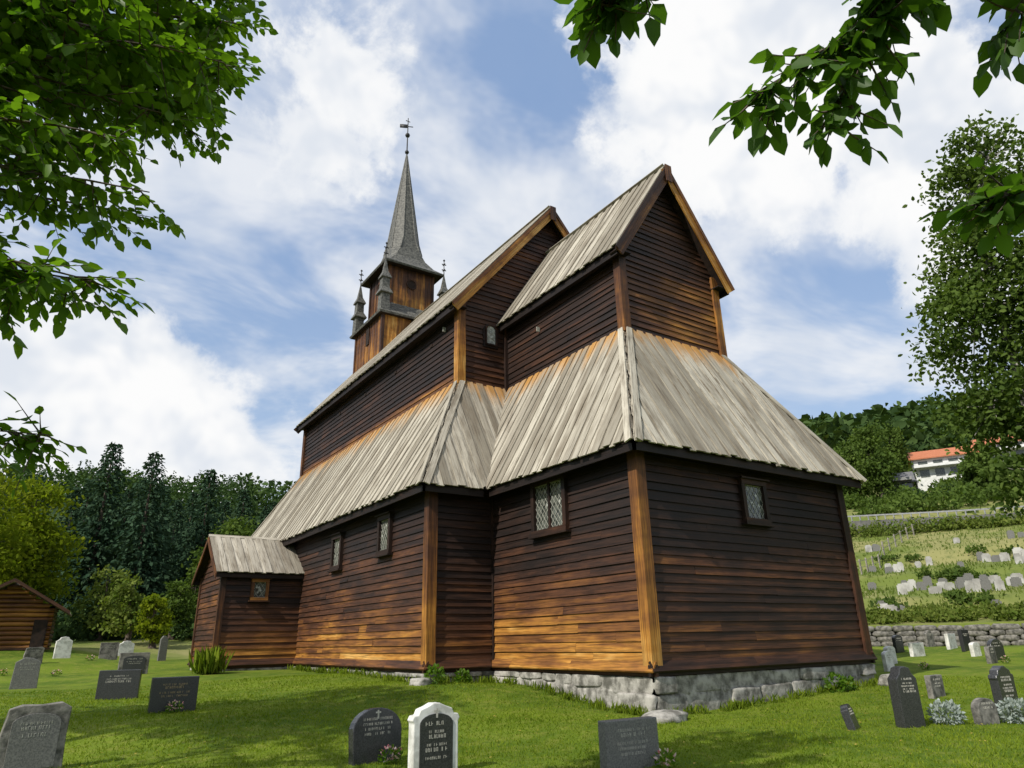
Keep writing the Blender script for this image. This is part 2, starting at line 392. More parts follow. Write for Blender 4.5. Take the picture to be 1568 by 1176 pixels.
hip((-o,-o,He),(a,b,H2),(1,0,0),(0,-rise,b+o),(0,1,0),(-rise,0,a+o))
hip((W+o,-o,He),(W-a,b,H2),(-1,0,0),(0,-rise,b+o),(0,1,0),(rise,0,a+o))
hip((xs-o,Dc-o,He),(xu,Dc+d,H2),(1,0,0),(0,-rise,d+o),(0,1,0),(-rise,0,c+o))
hip((xs-o,Yw+o,He),(xu,Yn,H2),(1,0,0),(0,rise,d+o),(0,-1,0),(-rise,0,c+o))
sl1=(H4-H3)/(W/2-(a-oe))
def gab(x0,e0,Hh,sl,marg=.10):
    def f(z):
        zw=Hh+(x0-e0)*sl-marg
        if z<=zw: return (.03,W-2*x0-.03)
        k=(z-zw)/sl
        return (.03+k,W-2*x0-.03-k)
    return f
laps(wall,(a,b,0),(1,0,0),(0,-1,0),H2-.02,H4-.15,gab(a,a-oe,H3,sl1),lambda z,u:max(.18,.38-.04*(z-H2)+(.28*(u/4)**1.5 if z<H2+2.2 else 0)),.185)
laps(wall,(a,b,0),(0,1,0),(-1,0,0),H2-.02,H3+.4,lambda z:(.03,Dc+d-b),lambda z,u:max(.08,.22-.06*(z-H2)),.185)
laps(wall,(W-a,b,0),(0,1,0),(1,0,0),H2-.02,H3+.4,lambda z:(.03,Dc+d-b),lambda z,u:.2)
back.poly([(a+e_,b+e_,H2-.3),(W-a-e_,b+e_,H2-.3),(W-a-e_,b+e_,H3+.45),(W/2,b+e_,H4-.05),(a+e_,b+e_,H3+.45)])
vwall((a+e_,b+e_),(a+e_,Dc+d),H2-.3,H3+.5);vwall((W-a-e_,b+e_),(W-a-e_,Dc+d),H2-.3,H3+.5)
post(a+.02,b+.02,H2-.12,H3+.35,.26,(.62,.26));post(W-a-.02,b+.02,H2-.12,H3+.35,.26,.62)
sl2=(H7-H6)/(W/2-(xu-oe2))
laps(wall,(xu,Dc+d,0),(1,0,0),(0,-1,0),H2-.02,H7-.15,gab(xu,xu-oe2,H6,sl2),lambda z,u:.38 if u<2.2 else .22,.185)
laps(wall,(xu,Dc+d,0),(0,1,0),(-1,0,0),H2-.02,H6+.4,lambda z:(.03,Yn-Dc-d),lambda z,u:max(.08,.20-.05*(z-H2)+(.35 if z<H2+.25 else 0)),.185)
laps(wall,(W-xu,Dc+d,0),(0,1,0),(1,0,0),H2-.02,H6+.4,lambda z:(.03,Yn-Dc-d),lambda z,u:.2)
laps(wall,(xu,Yn,0),(1,0,0),(0,1,0),H2-.02,H7-.15,gab(xu,xu-oe2,H6,sl2),lambda z,u:.3,.185)
for yy in (Dc+d+e_,Yn-e_):
    back.poly([(xu+e_,yy,H2-.3),(W-xu-e_,yy,H2-.3),(W-xu-e_,yy,H6+.45),(W/2,yy,H7-.05),(xu+e_,yy,H6+.45)])
vwall((xu+e_,Dc+d+e_),(xu+e_,Yn-e_),H2-.3,H6+.5);vwall((W-xu-e_,Dc+d+e_),(W-xu-e_,Yn-e_),H2-.3,H6+.5)
post(xu+.02,Dc+d+.02,H2-.12,H6+.35,.28,(.84,.45));post(W-xu-.02,Dc+d+.02,H2-.12,H6+.35,.26,.5);post(xu+.02,Yn-.02,H2-.1,H6+.35,.26,.4)
posts.box((a-.14,Dc+d-.14,H2-.1),(0,0,H3-H2+.4),(.14,0,0),(0,.14,0),.2)
def gable_roof(x0,y0,y1,zE,zR,mbx=roof):
    hw=W/2-x0;r=zR-zE
    for s in (0,1):
        f=(lambda p:p) if s==0 else mx
        poly=[f(p) for p in ((x0,y0,zE),(x0,y1,zE),(W/2,y1,zR),(W/2,y0,zR))]
        dx=1 if s==0 else -1
        nv=V((-dx*r,0,hw)).normalized()
        planks(mbx,poly,(dx*hw,0,r),tuple(nv),.2,.03,.06,.0,.35)
        back.poly([tuple(V(p)-nv*.02) for p in poly]);back.poly([tuple(V(p)-nv*.14) for p in poly])
        ex=poly[0][0]+dx*.05
        posts.box((ex,y0+.05,zE-.22),(0,y1-y0-.1,0),(dx*.06,0,0),(0,0,.25),.0)
        posts.box((ex+dx*.06,y0+.02,zE-.08),(0,y1-y0-.04,0),(dx*.45,0,0),(0,0,.03),.0)
    roof.box((W/2-.14,y0-.02,zR+.03),(0,y1-y0,0),(.14,0,-.12),(.012,0,.03),0);roof.box((W/2+.14,y0-.02,zR-.09),(0,y1-y0,0),(-.14,0,.12),(.012,0,.03),0)
gable_roof(a-oe,b-og,Dc+d,H3,H4);gable_roof(xu-oe2,Dc+d-og,Yn+og,H6,H7)
def barge(x0,y,zE,zR,wl,wr,ny=-1):
    for s,wx in ((0,wl),(1,wr)):
        f=(lambda p:V(p)) if s==0 else (lambda p:V(mx(p)))
        p=f((x0-.05,y,zE-.10));q=f((W/2,y,zR-.06));dd=(q-p)
        nn=V((0,ny,0));s2=nn.cross(dd).normalized()
        if s2.z>0:s2=-s2
        posts.box(p,dd,s2*.28,nn*.045,wx)
        posts.box(p+nn*.047+s2*-.05,dd,s2*.12,nn*.035,wx*.55)
        posts.box(p-nn*.3+s2*.05,dd,s2*.05,nn*.295,.05)
barge(a-oe,b-og,H3,H4,.55,.9);barge(xu-oe2,Dc+d-og,H6,H7,.9,.6);barge(xu-oe2,Yn+og,H6,H7,.5,.5,1)
posts.box((W/2-.13,b-og-.09,H4-.62),(0,0,.6),(.26,0,0),(0,-.03,0),.5)
posts.box((W/2-.13,Dc+d-og-.09,H7-.62),(0,0,.6),(.26,0,0),(0,-.03,0),.45)

# porch
px=-4.782;y1,y2=16.278,19.957;pe,pr=3.18,4.69;ym=(y1+y2)/2
wp=lambda z,u:max(.14,.76-.20*z)
laps(wall,(px,y1,0),(1,0,0),(0,-1,0),.2,3.3,lambda z:(.05,-px+xs),wp)
slp=(pr-pe)/(ym-y1+.3)
def pg(z):
    zw=pe+.3*slp-.06
    k=max(0,(z-zw)/slp);return (.05+k,y2-y1-.05-k)
laps(wall,(px,y1,0),(0,1,0),(-1,0,0),.2,pr-.1,pg,lambda z,u:.4)
laps(wall,(px,y2,0),(1,0,0),(0,1,0),.2,3.3,lambda z:(.05,-px+xs),wp)
vwall((px+e_,y1+e_),(xs,y1+e_),-.1,3.3);vwall((px+e_,y2-e_),(xs,y2-e_),-.1,3.3)
back.poly([(px+e_,y1+e_,-.1),(px+e_,y2-e_,-.1),(px+e_,y2-e_,3.3),(px+e_,ym,pr-.05),(px+e_,y1+e_,3.3)])
post(px+.02,y1+.02,0,3.3,.2,(.62,.2));post(px+.02,y2-.02,0,3.3,.2,.45)
sill((px-.1,y1,0),(xs-.02,y1,0),(0,-1,0),.45);sill((px,y1-.1,0),(px,y2,0),(-1,0,0),.35)
xr=-1.6
for s in (-1,1):
    ye=ym+s*(ym-y1+.3);up=V((0,-s*(ym-y1+.3),pr-pe));nv=V((0,s*(pr-pe),(ym-y1+.3)))
    poly=[(px-.3,ye,pe),(xr,ye,pe),(xr,ym,pr),(px-.3,ym,pr)]
    planks(roof,poly,up,nv,.19,.028,.03,0,.4);back.poly([tuple(V(p)-nv.normalized()*.03) for p in poly])
    posts.box((px-.3,ye-s*.05,pe-.16),(xr-px+.1,0,0),(0,-s*.05,0),(0,0,.17),.0)
    P=V((px-.3,ye,pe-.03));D_=V((px-.3,ym,pr-.03))-P;posts.box(P,D_,V((0,0,-.2)),V((-.04,0,0)),.5)
roof.box((px-.32,ym-.12,pr-.04),(xr-px+.3,0,0),(0,.12,.09),(0,0,.03),0);roof.box((px-.32,ym+.12,pr-.04),(xr-px+.3,0,0),(0,-.12,.09),(0,0,.03),0)

# tower
cx,cy,ts=W/2,20.963,1.7407;T1=16.49;us=1.253;T2=19.676
tw=MB();sh=MB()
def ring(h,z,x=cx,y=cy): return [(x-h,y-h,z),(x+h,y-h,z),(x+h,y+h,z),(x-h,y+h,z)]
for z0,z1,h,w0,w1 in ((13.0,T1+.1,ts,.92,.60),(T1+.6,T2+.05,us,.70,.26)):
    r0,r1=ring(h,z0),ring(h,z1)
    for k in range(4):
        nv=[(0,-1,0),(1,0,0),(0,1,0),(-1,0,0)][k]
        ww0,ww1=(w0,w1) if k!=3 else (w0*.85,w1*.8)
        if k==0: ww0,ww1=w0+.06,w1+.12
        planks(tw,[r0[k],r0[(k+1)%4],r1[(k+1)%4],r1[k]],(0,0,1),nv,.2,.018,0,ww0,ww1)
    back.poly(r1)
    for k in range(4): post(r0[k][0]*1,r0[k][1],z0,z1-.05,.16,.4)
def frust(mb,rings,n=None):
    for k in range(len(rings)-1):
        A,B=rings[k],rings[k+1];m_=len(A)
        for q in range(m_):
            vs=[A[q],A[(q+1)%m_],B[(q+1)%m_],B[q]];r=random.random()*9
            mb.add(vs,[(0,1,2,3)],[(r,0,0),(r+1,0,0),(r+1,1,0),(r,1,0)])
frust(sh,[ring(ts+.28,T1-.10),ring(ts+.32,T1),ring(ts+.02,T1+.30),ring(us+.02,T1+.95)])
back.poly(ring(ts+.27,T1-.09));back.poly(ring(us+.48,T2-.07))
def octs(h,k,z):
    q=h*k
    return [(cx-q,cy-h,z),(cx+q,cy-h,z),(cx+h,cy-q,z),(cx+h,cy+q,z),(cx+q,cy+h,z),(cx-q,cy+h,z),(cx-h,cy+q,z),(cx-h,cy-q,z)]
frust(sh,[octs(us+.46,.99,T2-.10),octs(us+.5,.99,T2),octs(1.36,.95,T2+.34),octs(1.08,.8,T2+.85),octs(.92,.6,T2+1.5),octs(.80,.45,T2+2.3),octs(.42,.42,T2+5.4),octs(.04,.41,28.1)])
for k in range(8):
    p=[octs(.92,.6,T2+1.5)[k],octs(.80,.45,T2+2.3)[k],octs(.42,.42,T2+5.4)[k],octs(.04,.41,28.1)[k]]
    sh.tube(p,[.035,.035,.03,.02],5)
for sx in (-1,1):
    for sy in (-1,1):
        X0,Y0=cx+sx*(ts-.02),cy+sy*(ts-.02);zb=T1+.05
        R=lambda h,z:ring(h,z,X0,Y0)
        frust(sh,[R(.24,zb),R(.22,zb+1.0),R(.34,zb+1.0),R(.34,zb+1.05),R(.20,zb+1.35),R(.19,zb+1.9),R(.27,zb+1.9),R(.27,zb+1.95),R(.13,zb+2.3),R(.02,zb+3.1)])
iron=MB()
for sx in (-1,1):
    for sy in (-1,1):
        X0,Y0=cx+sx*(ts-.02),cy+sy*(ts-.02);zb=T1+3.1
        iron.tube([(X0,Y0,zb),(X0,Y0,zb+1.05)],[.03,.02],5)
        for q in (.35,.7):
            iron.box((X0-.13,Y0-.015,zb+q),(.26,0,0),(0,.03,0),(0,0,.05))
            iron.box((X0-.015,Y0-.13,zb+q),(.03,0,0),(0,.26,0),(0,0,.05))
        iron.tube([(X0,Y0,zb+.9),(X0,Y0,zb+.98),(X0,Y0,zb+1.06)],[.01,.07,.01],6)
iron.tube([(cx,cy,28),(cx,cy,30.9)],[.045,.025],6)
for zc,rr in ((28.35,.13),(29.6,.15)):
    iron.tube([(cx,cy,zc-rr),(cx,cy,zc-rr*.6),(cx,cy,zc),(cx,cy,zc+rr*.6),(cx,cy,zc+rr)],[.02,rr*.8,rr,rr*.8,.02],10)
iron.box((cx-.02,cy,30.15),(-.42,.2,0),(.02,.02,0),(0,0,.26));iron.box((cx,cy,30.25),(.28,-.12,0),(.02,.02,0),(0,0,.05))
iron.box((cx-.14,cy,30.65),(.28,0,0),(0,.03,0),(0,0,.04))
dk=MB()
def disc(mb,ctr,U,Wv,r,nv,n=18):
    ctr,U,Wv,nv=V(ctr),V(U),V(Wv),V(nv)
    mb.poly([tuple(ctr+U*r*math.cos(2*math.pi*k/n)+Wv*r*math.sin(2*math.pi*k/n)+nv) for k in range(n)])
disc(dk,(cx,cy-us-.05,18.75),(1,0,0),(0,0,1),.24,(0,-.01,0));disc(dk,(cx-us-.05,cy,18.75),(0,-1,0),(0,0,1),.24,(-.01,0,0))
for ctr,U in (((cx,cy-us-.06,18.75),V((1,0,0))),((cx-us-.06,cy,18.75),V((0,1,0)))):
    pts=[V(ctr)+U*.26*math.cos(t*math.pi/9)+V((0,0,1))*.26*math.sin(t*math.pi/9) for t in range(19)]
    posts.tube(pts,[.035]*19,5,.3)
dk.box((cx-ts-.09,cy-.2,15.3),(0,.4,0),(0,0,1.0),(.03,0,0))

# windows
lead=MB();glass=MB();pale=MB()
def window(ctr,U,Nv,w,h,fw=.12,wx=.25,leaves=2,lat=.14,off=.05):
    ctr,U,Nv=V(ctr),V(U),V(Nv);Z=V((0,0,1))
    o0=ctr-U*w/2-Z*h/2
    iw,ih=w-2*fw,h-2*fw
    g0=o0+U*fw+Z*fw+Nv*off
    glass.add([g0,g0+U*iw,g0+U*iw+Z*ih,g0+Z*ih],[(0,1,2,3)],[(0,0,0)]*4)
    D=off+.09
    posts.box(o0,U*w,Z*fw,Nv*(D+.012),wx);posts.box(o0+Z*(h-fw),U*w,Z*fw,Nv*(D+.012),wx)
    posts.box(o0+Z*fw,Z*ih,U*fw,Nv*D,wx);posts.box(o0+U*(w-fw)+Z*fw,Z*ih,U*fw,Nv*D,wx)
    posts.box(o0-U*.06-Z*.05,U*(w+.12),Z*.05,Nv*(D+.06),wx*.6);posts.box(o0-U*.06+Z*h,U*(w+.12),Z*.04,Nv*(D+.08),wx*.6)
    for k in range(1,leaves):
        posts.box(g0+U*(iw*k/leaves-.04),Z*ih,U*.08,Nv*.045,wx)
    s=lat
    def clip(x0,y0,x1,y1):
        t0,t1=0.,1.;dx,dy=x1-x0,y1-y0
        for p,q in ((-dx,x0),(dx,iw-x0),(-dy,y0),(dy,ih-y0)):
            if abs(p)<1e-9:
                if q<0:return None
            else:
                r=q/p
                if p<0:t0=max(t0,r)
                else:t1=min(t1,r)
        return (x0+dx*t0,y0+dy*t0,x0+dx*t1,y0+dy*t1) if t1>t0 else None
    k=-ih*1.5
    while k<iw+ih*1.5:
        for sg in (1,-1):
            q=clip(k,0 if sg>0 else ih,k+ih*.75,ih if sg>0 else 0)
            if q:
                A_=g0+U*q[0]+Z*q[1]+Nv*(.008 if sg>0 else .014);B_=g0+U*q[2]+Z*q[3]+Nv*(.008 if sg>0 else .014)
                if (B_-A_).length>.03: lead.beam(A_,B_,.010,.006,Nv)
        k+=s
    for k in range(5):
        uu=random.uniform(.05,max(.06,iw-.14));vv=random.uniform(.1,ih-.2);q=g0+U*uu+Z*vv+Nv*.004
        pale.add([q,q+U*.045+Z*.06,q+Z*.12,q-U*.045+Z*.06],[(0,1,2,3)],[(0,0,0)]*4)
    for q in (.0,1.): lead.box(g0+Z*(ih*q-.012 if q else 0),U*iw,Z*.012,Nv*.018)
window((0,3.07,3.83),(0,-1,0),(-1,0,0),1.42,1.38,.13,.20,2)
window((W/2,0,3.72),(1,0,0),(0,-1,0),.92,1.05,.12,.16,1,.16)
window((xs,12.5,3.62),(0,-1,0),(-1,0,0),.9,1.15,.13,.16,1)
window((xs,8.58,3.70),(0,-1,0),(-1,0,0),.9,1.15,.13,.16,1)
window((-3.49,y1,2.62),(1,0,0),(0,-1,0),.62,.74,.10,.62,1,.2)
wx0,wz0=1.08,10.1;yy=Dc+d
def archp(r,h): return [(-r,0),(r,0),(r,h)]+[(r*math.cos(t),h+r*math.sin(t)) for t in np.linspace(0.2,math.pi-.2,8)]+[(-r,h)]
A1=archp(.17,.55)
pale.poly([(wx0+x,yy-.085,wz0+z) for x,z in A1])
A2=archp(.29,.58)
posts.add([(wx0+x,yy-.075,wz0-.1+z*1.02) for x,z in A2]+[(wx0+x,yy,wz0-.1+z*1.02) for x,z in A2],[tuple(range(len(A2)))]+[(k,(k+1)%len(A2),(k+1)%len(A2)+len(A2),k+len(A2)) for k in range(len(A2))],[(x,z,.2) for x,z in A2]*2)
for k in range(len(A1)):
    p,q=A1[k],A1[(k+1)%len(A1)]
    posts.beam((wx0+p[0]*1.15,yy-.10,wz0+p[1]),(wx0+q[0]*1.15,yy-.10,wz0+q[1]),.05,.06,(0,1,0),.25)
for k in range(3): lead.beam((wx0-.17,yy-.092,wz0+.15+k*.17),(wx0+.17,yy-.092,wz0+.32+k*.17),.012,.01,(0,1,0));lead.beam((wx0+.17,yy-.092,wz0+.15+k*.17),(wx0-.17,yy-.092,wz0+.32+k*.17),.012,.01,(0,1,0))
for yv in (9.5,12.5,15.5,18.5,21.5): dk.box((xu-.06,yv,10.5),(0,.14,0),(0,0,.10),(.03,0,0))
lead.beam((a-.16,5.6,10.05),(a-.05,5.6,10.05),.03,.16);lead.beam((xu-.16,8.5,10.75),(xu-.05,8.5,10.75),.03,.16)
wall.build('clapboard_walls',M_wall,church);roof.build('roof_planks',M_roof,church);back.build('wall_and_roof_sheathing',M_dark,church)
posts.build('posts_and_trim',M_wall,church);tw.build('tower_walls',M_wall,church);sh.build('spire_and_pinnacles',M_slate,church)
iron.build('weather_vane_and_finials',M_iron,church,True);dk.build('tower_openings',M_dark,church);lead.build('leaded_lattice',M_lead,church);glass.build('window_glass',M_glass,church);pale.build('bright_window_panes',M_pale,church)

# foundation
import bmesh
bm=bmesh.new();bmesh.ops.create_icosphere(bm,subdivisions=4,radius=1);IV=np.array([v.co[:] for v in bm.verts]);IF=np.array([[v.index for v in f.verts] for f in bm.faces]);bm.free()
bm=bmesh.new();bmesh.ops.create_icosphere(bm,subdivisions=2,radius=1);IV2=np.array([v.co[:] for v in bm.verts]);IF2=np.array([[v.index for v in f.verts] for f in bm.faces]);bm.free()
def rock(P,S,rot=0.,box=.45,rough=.10,IV=IV):
    q=np.sign(IV)*np.abs(IV)**box
    ph=rng.uniform(0,6,6)
    q=q*(1+rough*(np.sin(q[:,[0]]*3+ph[0])+np.sin(q[:,[1]]*4+ph[1])+np.sin(q[:,[2]]*5+ph[2]+q[:,[0]]*3)+.6*np.sin(q[:,[0]]*9+ph[3])*np.sin(q[:,[2]]*8+ph[4]))/2)
    q=q*np.array(S)
    c_,s_=math.cos(rot),math.sin(rot)
    q=np.stack([q[:,0]*c_-q[:,1]*s_,q[:,0]*s_+q[:,1]*c_,q[:,2]],1)
    return q+np.array(P)
def rocks(name,items,mat,parent=None,hi=True):
    vs=[];fs=[];b0=0;iv,jf=(IV,IF) if hi else (IV2,IF2)
    for it in items:
        q=rock(*it,IV=iv);vs.append(q);fs.append(jf+b0);b0+=len(q)
    vs=np.vstack(vs);return np_mesh(name,vs,np.vstack(fs),np.zeros_like(vs),mat,parent,True)
items=[];mort=MB()
def found(p,q,nv,prot=.05):
    p,q,nv=np.array(p,float),np.array(q,float),np.array(nv,float);L=np.linalg.norm(q-p);t=(q-p)/L
    rot=math.atan2(t[1],t[0])
    s0=p+nv*(prot-.03);mort.box((s0[0],s0[1],-1.1),(t[0]*L,t[1]*L,0),(-nv[0]*.2,-nv[1]*.2,0),(0,0,1.08))
    def course(zf0,zf1):
        k=-random.uniform(0,.3)
        while k<L:
            w=random.uniform(.3,1.5);k0=max(k,0);k1=min(k+w,L);mid=p+t*(k0+k1)/2;w_=k1-k0
            g0=gz(mid[0]+nv[0]*.3,mid[1]+nv[1]*.3);h=-.01-g0;za=-.01-h*zf1;zb=-.01-h*zf0
            if h<.2: za=-.01-max(h,.12);zb=-.01
            if w_>.12 and not (h<.2 and zf0>0):
                pp=prot+random.uniform(-.05,.05)
                hz_=(zb-za)/2*random.uniform(.92,1.16)
                items.append(((mid[0]+nv[0]*(pp-.2),mid[1]+nv[1]*(pp-.2),zb-hz_),(w_/2*1.0,.22,hz_),rot,.24,.06))
            k+=w
    course(0,.48);course(.46,1.12)
found((-.02,0),(W+.1,0),(0,-1));found((0,-.02),(0,Dc),(-1,0));found((xs,Dc),(0,Dc),(0,-1));found((xs,Dc),(xs,Yw),(-1,0));found((W,0),(W,Dc),(1,0))
found((px,y1),(xs,y1),(0,-1));found((px,y1),(px,y2),(-1,0))
rocks('foundation_stones',items,M_stone,church)
mort.build('foundation_mortar',M_stone,church)
rocks('field_stone',[((-.35,-.55,gz(-.35,-.55)+.02),(.5,.35,.14),.3,.5,.1)],M_stone)
rocks('field_stone',[((-2.35,5.3,gz(-2.35,5.3)+.03),(.28,.22,.12),.3,.6,.1)],M_stone)
rocks('field_stone',[((7.5,-.55,gz(7.5,-.5)+.05),(.4,.3,.22),.2,.5,.1)],M_stone)

# ------------------------------------------------------------------ gravestones
def outline(style,w,h):
    hw=w/2
    if style=='rect': return [(-hw,0),(hw,0),(hw,h),(-hw,h)]
    if style=='round': return [(-hw*.96,0),(hw*.96,0),(hw,h*.6)]+[(hw*math.cos(t),h*.6+h*.4*math.sin(t)) for t in np.linspace(.15,math.pi-.15,12)]+[(-hw,h*.6)]
    if style=='arch': return [(-hw,0),(hw,0),(hw,h*.82)]+[(hw*math.cos(t),h*.82+h*.18*math.sin(t)) for t in np.linspace(.2,math.pi-.2,10)]+[(-hw,h*.82)]
    if style=='ornate': return [(-hw,0),(hw,0),(hw,h*.74),(hw*1.08,h*.78),(hw*1.0,h*.84),(hw*.8,h*.85),(hw*.72,h*.92),(hw*.4,h*.96),(hw*.15,h),(-hw*.15,h),(-hw*.4,h*.96),(-hw*.72,h*.92),(-hw*.8,h*.85),(-hw,h*.84),(-hw*1.08,h*.78),(-hw,h*.74)]
    if style=='shoulder': return [(-hw,0),(hw,0),(hw*.97,h*.8),(hw*.6,h*.88),(hw*.45,h*.97),(0,h),(-hw*.45,h*.97),(-hw*.6,h*.88),(-hw*.97,h*.8)]
    if style=='point': return [(-hw,0),(hw,0),(hw*.95,h*.85),(hw*.35,h*.98),(-hw*.3,h),(-hw*.9,h*.86)]
    if style=='rough': return [(-hw,0),(hw*1.02,0),(hw*.97,h*.5),(hw*1.0,h*.92),(hw*.7,h),(hw*.1,h*.97),(-hw*.5,h*.985),(-hw*.88,h*.93),(-hw*1.03,h*.5)]
def extr(name,pts,t,mat,parent,y0=0.,bev=.012):
    bm=bmesh.new();vs=[bm.verts.new((x,y0,z)) for x,z in pts];f=bm.faces.new(vs)
    r=bmesh.ops.extrude_face_region(bm,geom=[f]);nv=[e for e in r['geom'] if isinstance(e,bmesh.types.BMVert)]
    bmesh.ops.translate(bm,verts=nv,vec=(0,t,0));bmesh.ops.recalc_face_normals(bm,faces=bm.faces)
    me=bpy.data.meshes.new(name);bm.to_mesh(me);bm.free();me.materials.append(mat);ob=bpy.data.objects.new(name,me);link(ob,parent)
    if bev:
        m=ob.modifiers.new('b','BEVEL');m.width=bev;m.segments=2;m.limit_method='ANGLE'
    return ob
def grave(x,y,w,h,t,style,mat,ins=M_engr,rot=0.,tilt=0.,plaque=None,rows=4,plinth=None,cross=False):
    z=gz(x,y)-.03
    e=empty('gravestone',(x,y,z));e.rotation_euler=(tilt,0,rot)
    base=0.
    if plinth: 
        extr('plinth',[(-w*.6,0),(w*.6,0),(w*.6,.12),(-w*.6,.12)],t+.12,plinth,e,-t/2-.06);base=.115
    extr('slab',[(px_,pz+base) for px_,pz in outline(style,w,h-base)],t,mat,e,-t/2)
    fy=-t/2
    if plaque is not None:
        extr('plaque',[(px_*.74,pz*.78+base+h*.08) for px_,pz in outline('arch',w,h-base)],.02,plaque,e,-t/2-.012,.004);fy=-t/2-.012
    mb=MB();top=base+(h-base)*(.70 if plaque else .78)
    for r_ in range(rows):
        lh=random.choice((.045,.032,.032))*min(1,w/.6);ww=w*random.uniform(.4,.66)*(.8 if plaque else 1);xx=-ww/2
        while xx<ww/2:
            cw=lh*random.uniform(.35,.75)
            if random.random()>.12:
                k=random.random()
                mb.box((xx,fy-.003,top),(lh*.14,0,0),(0,.004,0),(0,0,lh))
                if k>.3: mb.box((xx+lh*.14,fy-.003,top+lh*random.choice((0,.4,.85))),(cw*.6,0,0),(0,.004,0),(0,0,lh*.15))
                if k>.6: mb.box((xx+cw*.6,fy-.003,top),(lh*.13,0,0),(0,.004,0),(0,0,lh*.9))
            xx+=cw+lh*.22
        top-=lh*1.9
        if top<base+h*.2:break
    if cross:
        mb.box((-.012,fy-.004,base+h*.80),(.024,0,0),(0,.005,0),(0,0,.11));mb.box((-.04,fy-.005,base+h*.80+.07),(.08,0,0),(0,.005,0),(0,0,.02))
    mb.build('inscription',ins,e);return e
grave(-10.02,1.3,.74,.84,.22,'rough',M_grough,rot=.05,plaque=M_ggrey,rows=3)
grave(-7.72,5.29,.84,.66,.16,'rect',M_gdark,M_gold,rot=-.02,rows=4)
grave(-8.3,9.05,.88,.66,.16,'rect',M_gdark,rot=-.3,rows=3)
grave(-10.1,14.9,.66,.86,.14,'point',M_ggrey,rot=.0,rows=3)
grave(-6.9,18.9,.95,.75,.2,'rect',M_grough,rows=3,plaque=M_gdark)
grave(-6.1,-.8,.76,.70,.14,'round',M_gdark,rot=.12,rows=4,cross=True,tilt=-.06)
grave(-5.85,-2.0,.62,.84,.16,'ornate',M_gwhite,rot=-.02,plaque=M_gdark,rows=6,cross=True)
grave(-3.75,-3.3,.84,.60,.16,'rect',M_ggrey,rot=-.06,rows=5,cross=False)
grave(.9,-3.47,.36,.40,.12,'shoulder',M_gdark,rot=.35,tilt=-.25,rows=3)
grave(1.78,-3.9,.42,.94,.2,'shoulder',M_gdark,rot=-.3,rows=5)
grave(5.6,-2.46,.50,.45,.12,'rect',M_grough,rows=3)
grave(3.95,-4.46,.50,.88,.15,'ornate',M_gdark,rot=-.1,rows=6)
grave(3.0,-4.5,.45,.42,.14,'round',M_grough,rot=-.2,rows=2)
grave(11,1.5,.42,.58,.12,'arch',M_gwhite,rows=2)
for x,y,w,h,st,mt in ((17.5,4.0,.8,.5,'rect',M_gwhite),(18.0,2.2,.45,.5,'arch',M_gwhite),(15.4,.6,.6,.55,'rough',M_grough),(17.0,1.1,.7,.7,'round',M_gdark),(19.2,5.6,.5,.7,'arch',M_gdark),(20,3.4,.6,.8,'rect',M_gdark),(14.2,3.2,.5,.6,'arch',M_gwhite),(21,4.4,.8,.6,'rect',M_gwhite),(22.5,6,.5,.7,'shoulder',M_grough),
  (-8.9,24.5,.6,.85,'shoulder',M_gwhite),(-4.9,26.5,.35,1.1,'point',M_ggrey),(-6.3,27.5,.65,.7,'shoulder',M_gwhite),(-9.9,22,.6,.6,'rough',M_grough),(-7.2,25,.7,.7,'rect',M_grough)):
    grave(x,y,w,h,.14,st,mt,rows=2,rot=random.uniform(-.15,.15))

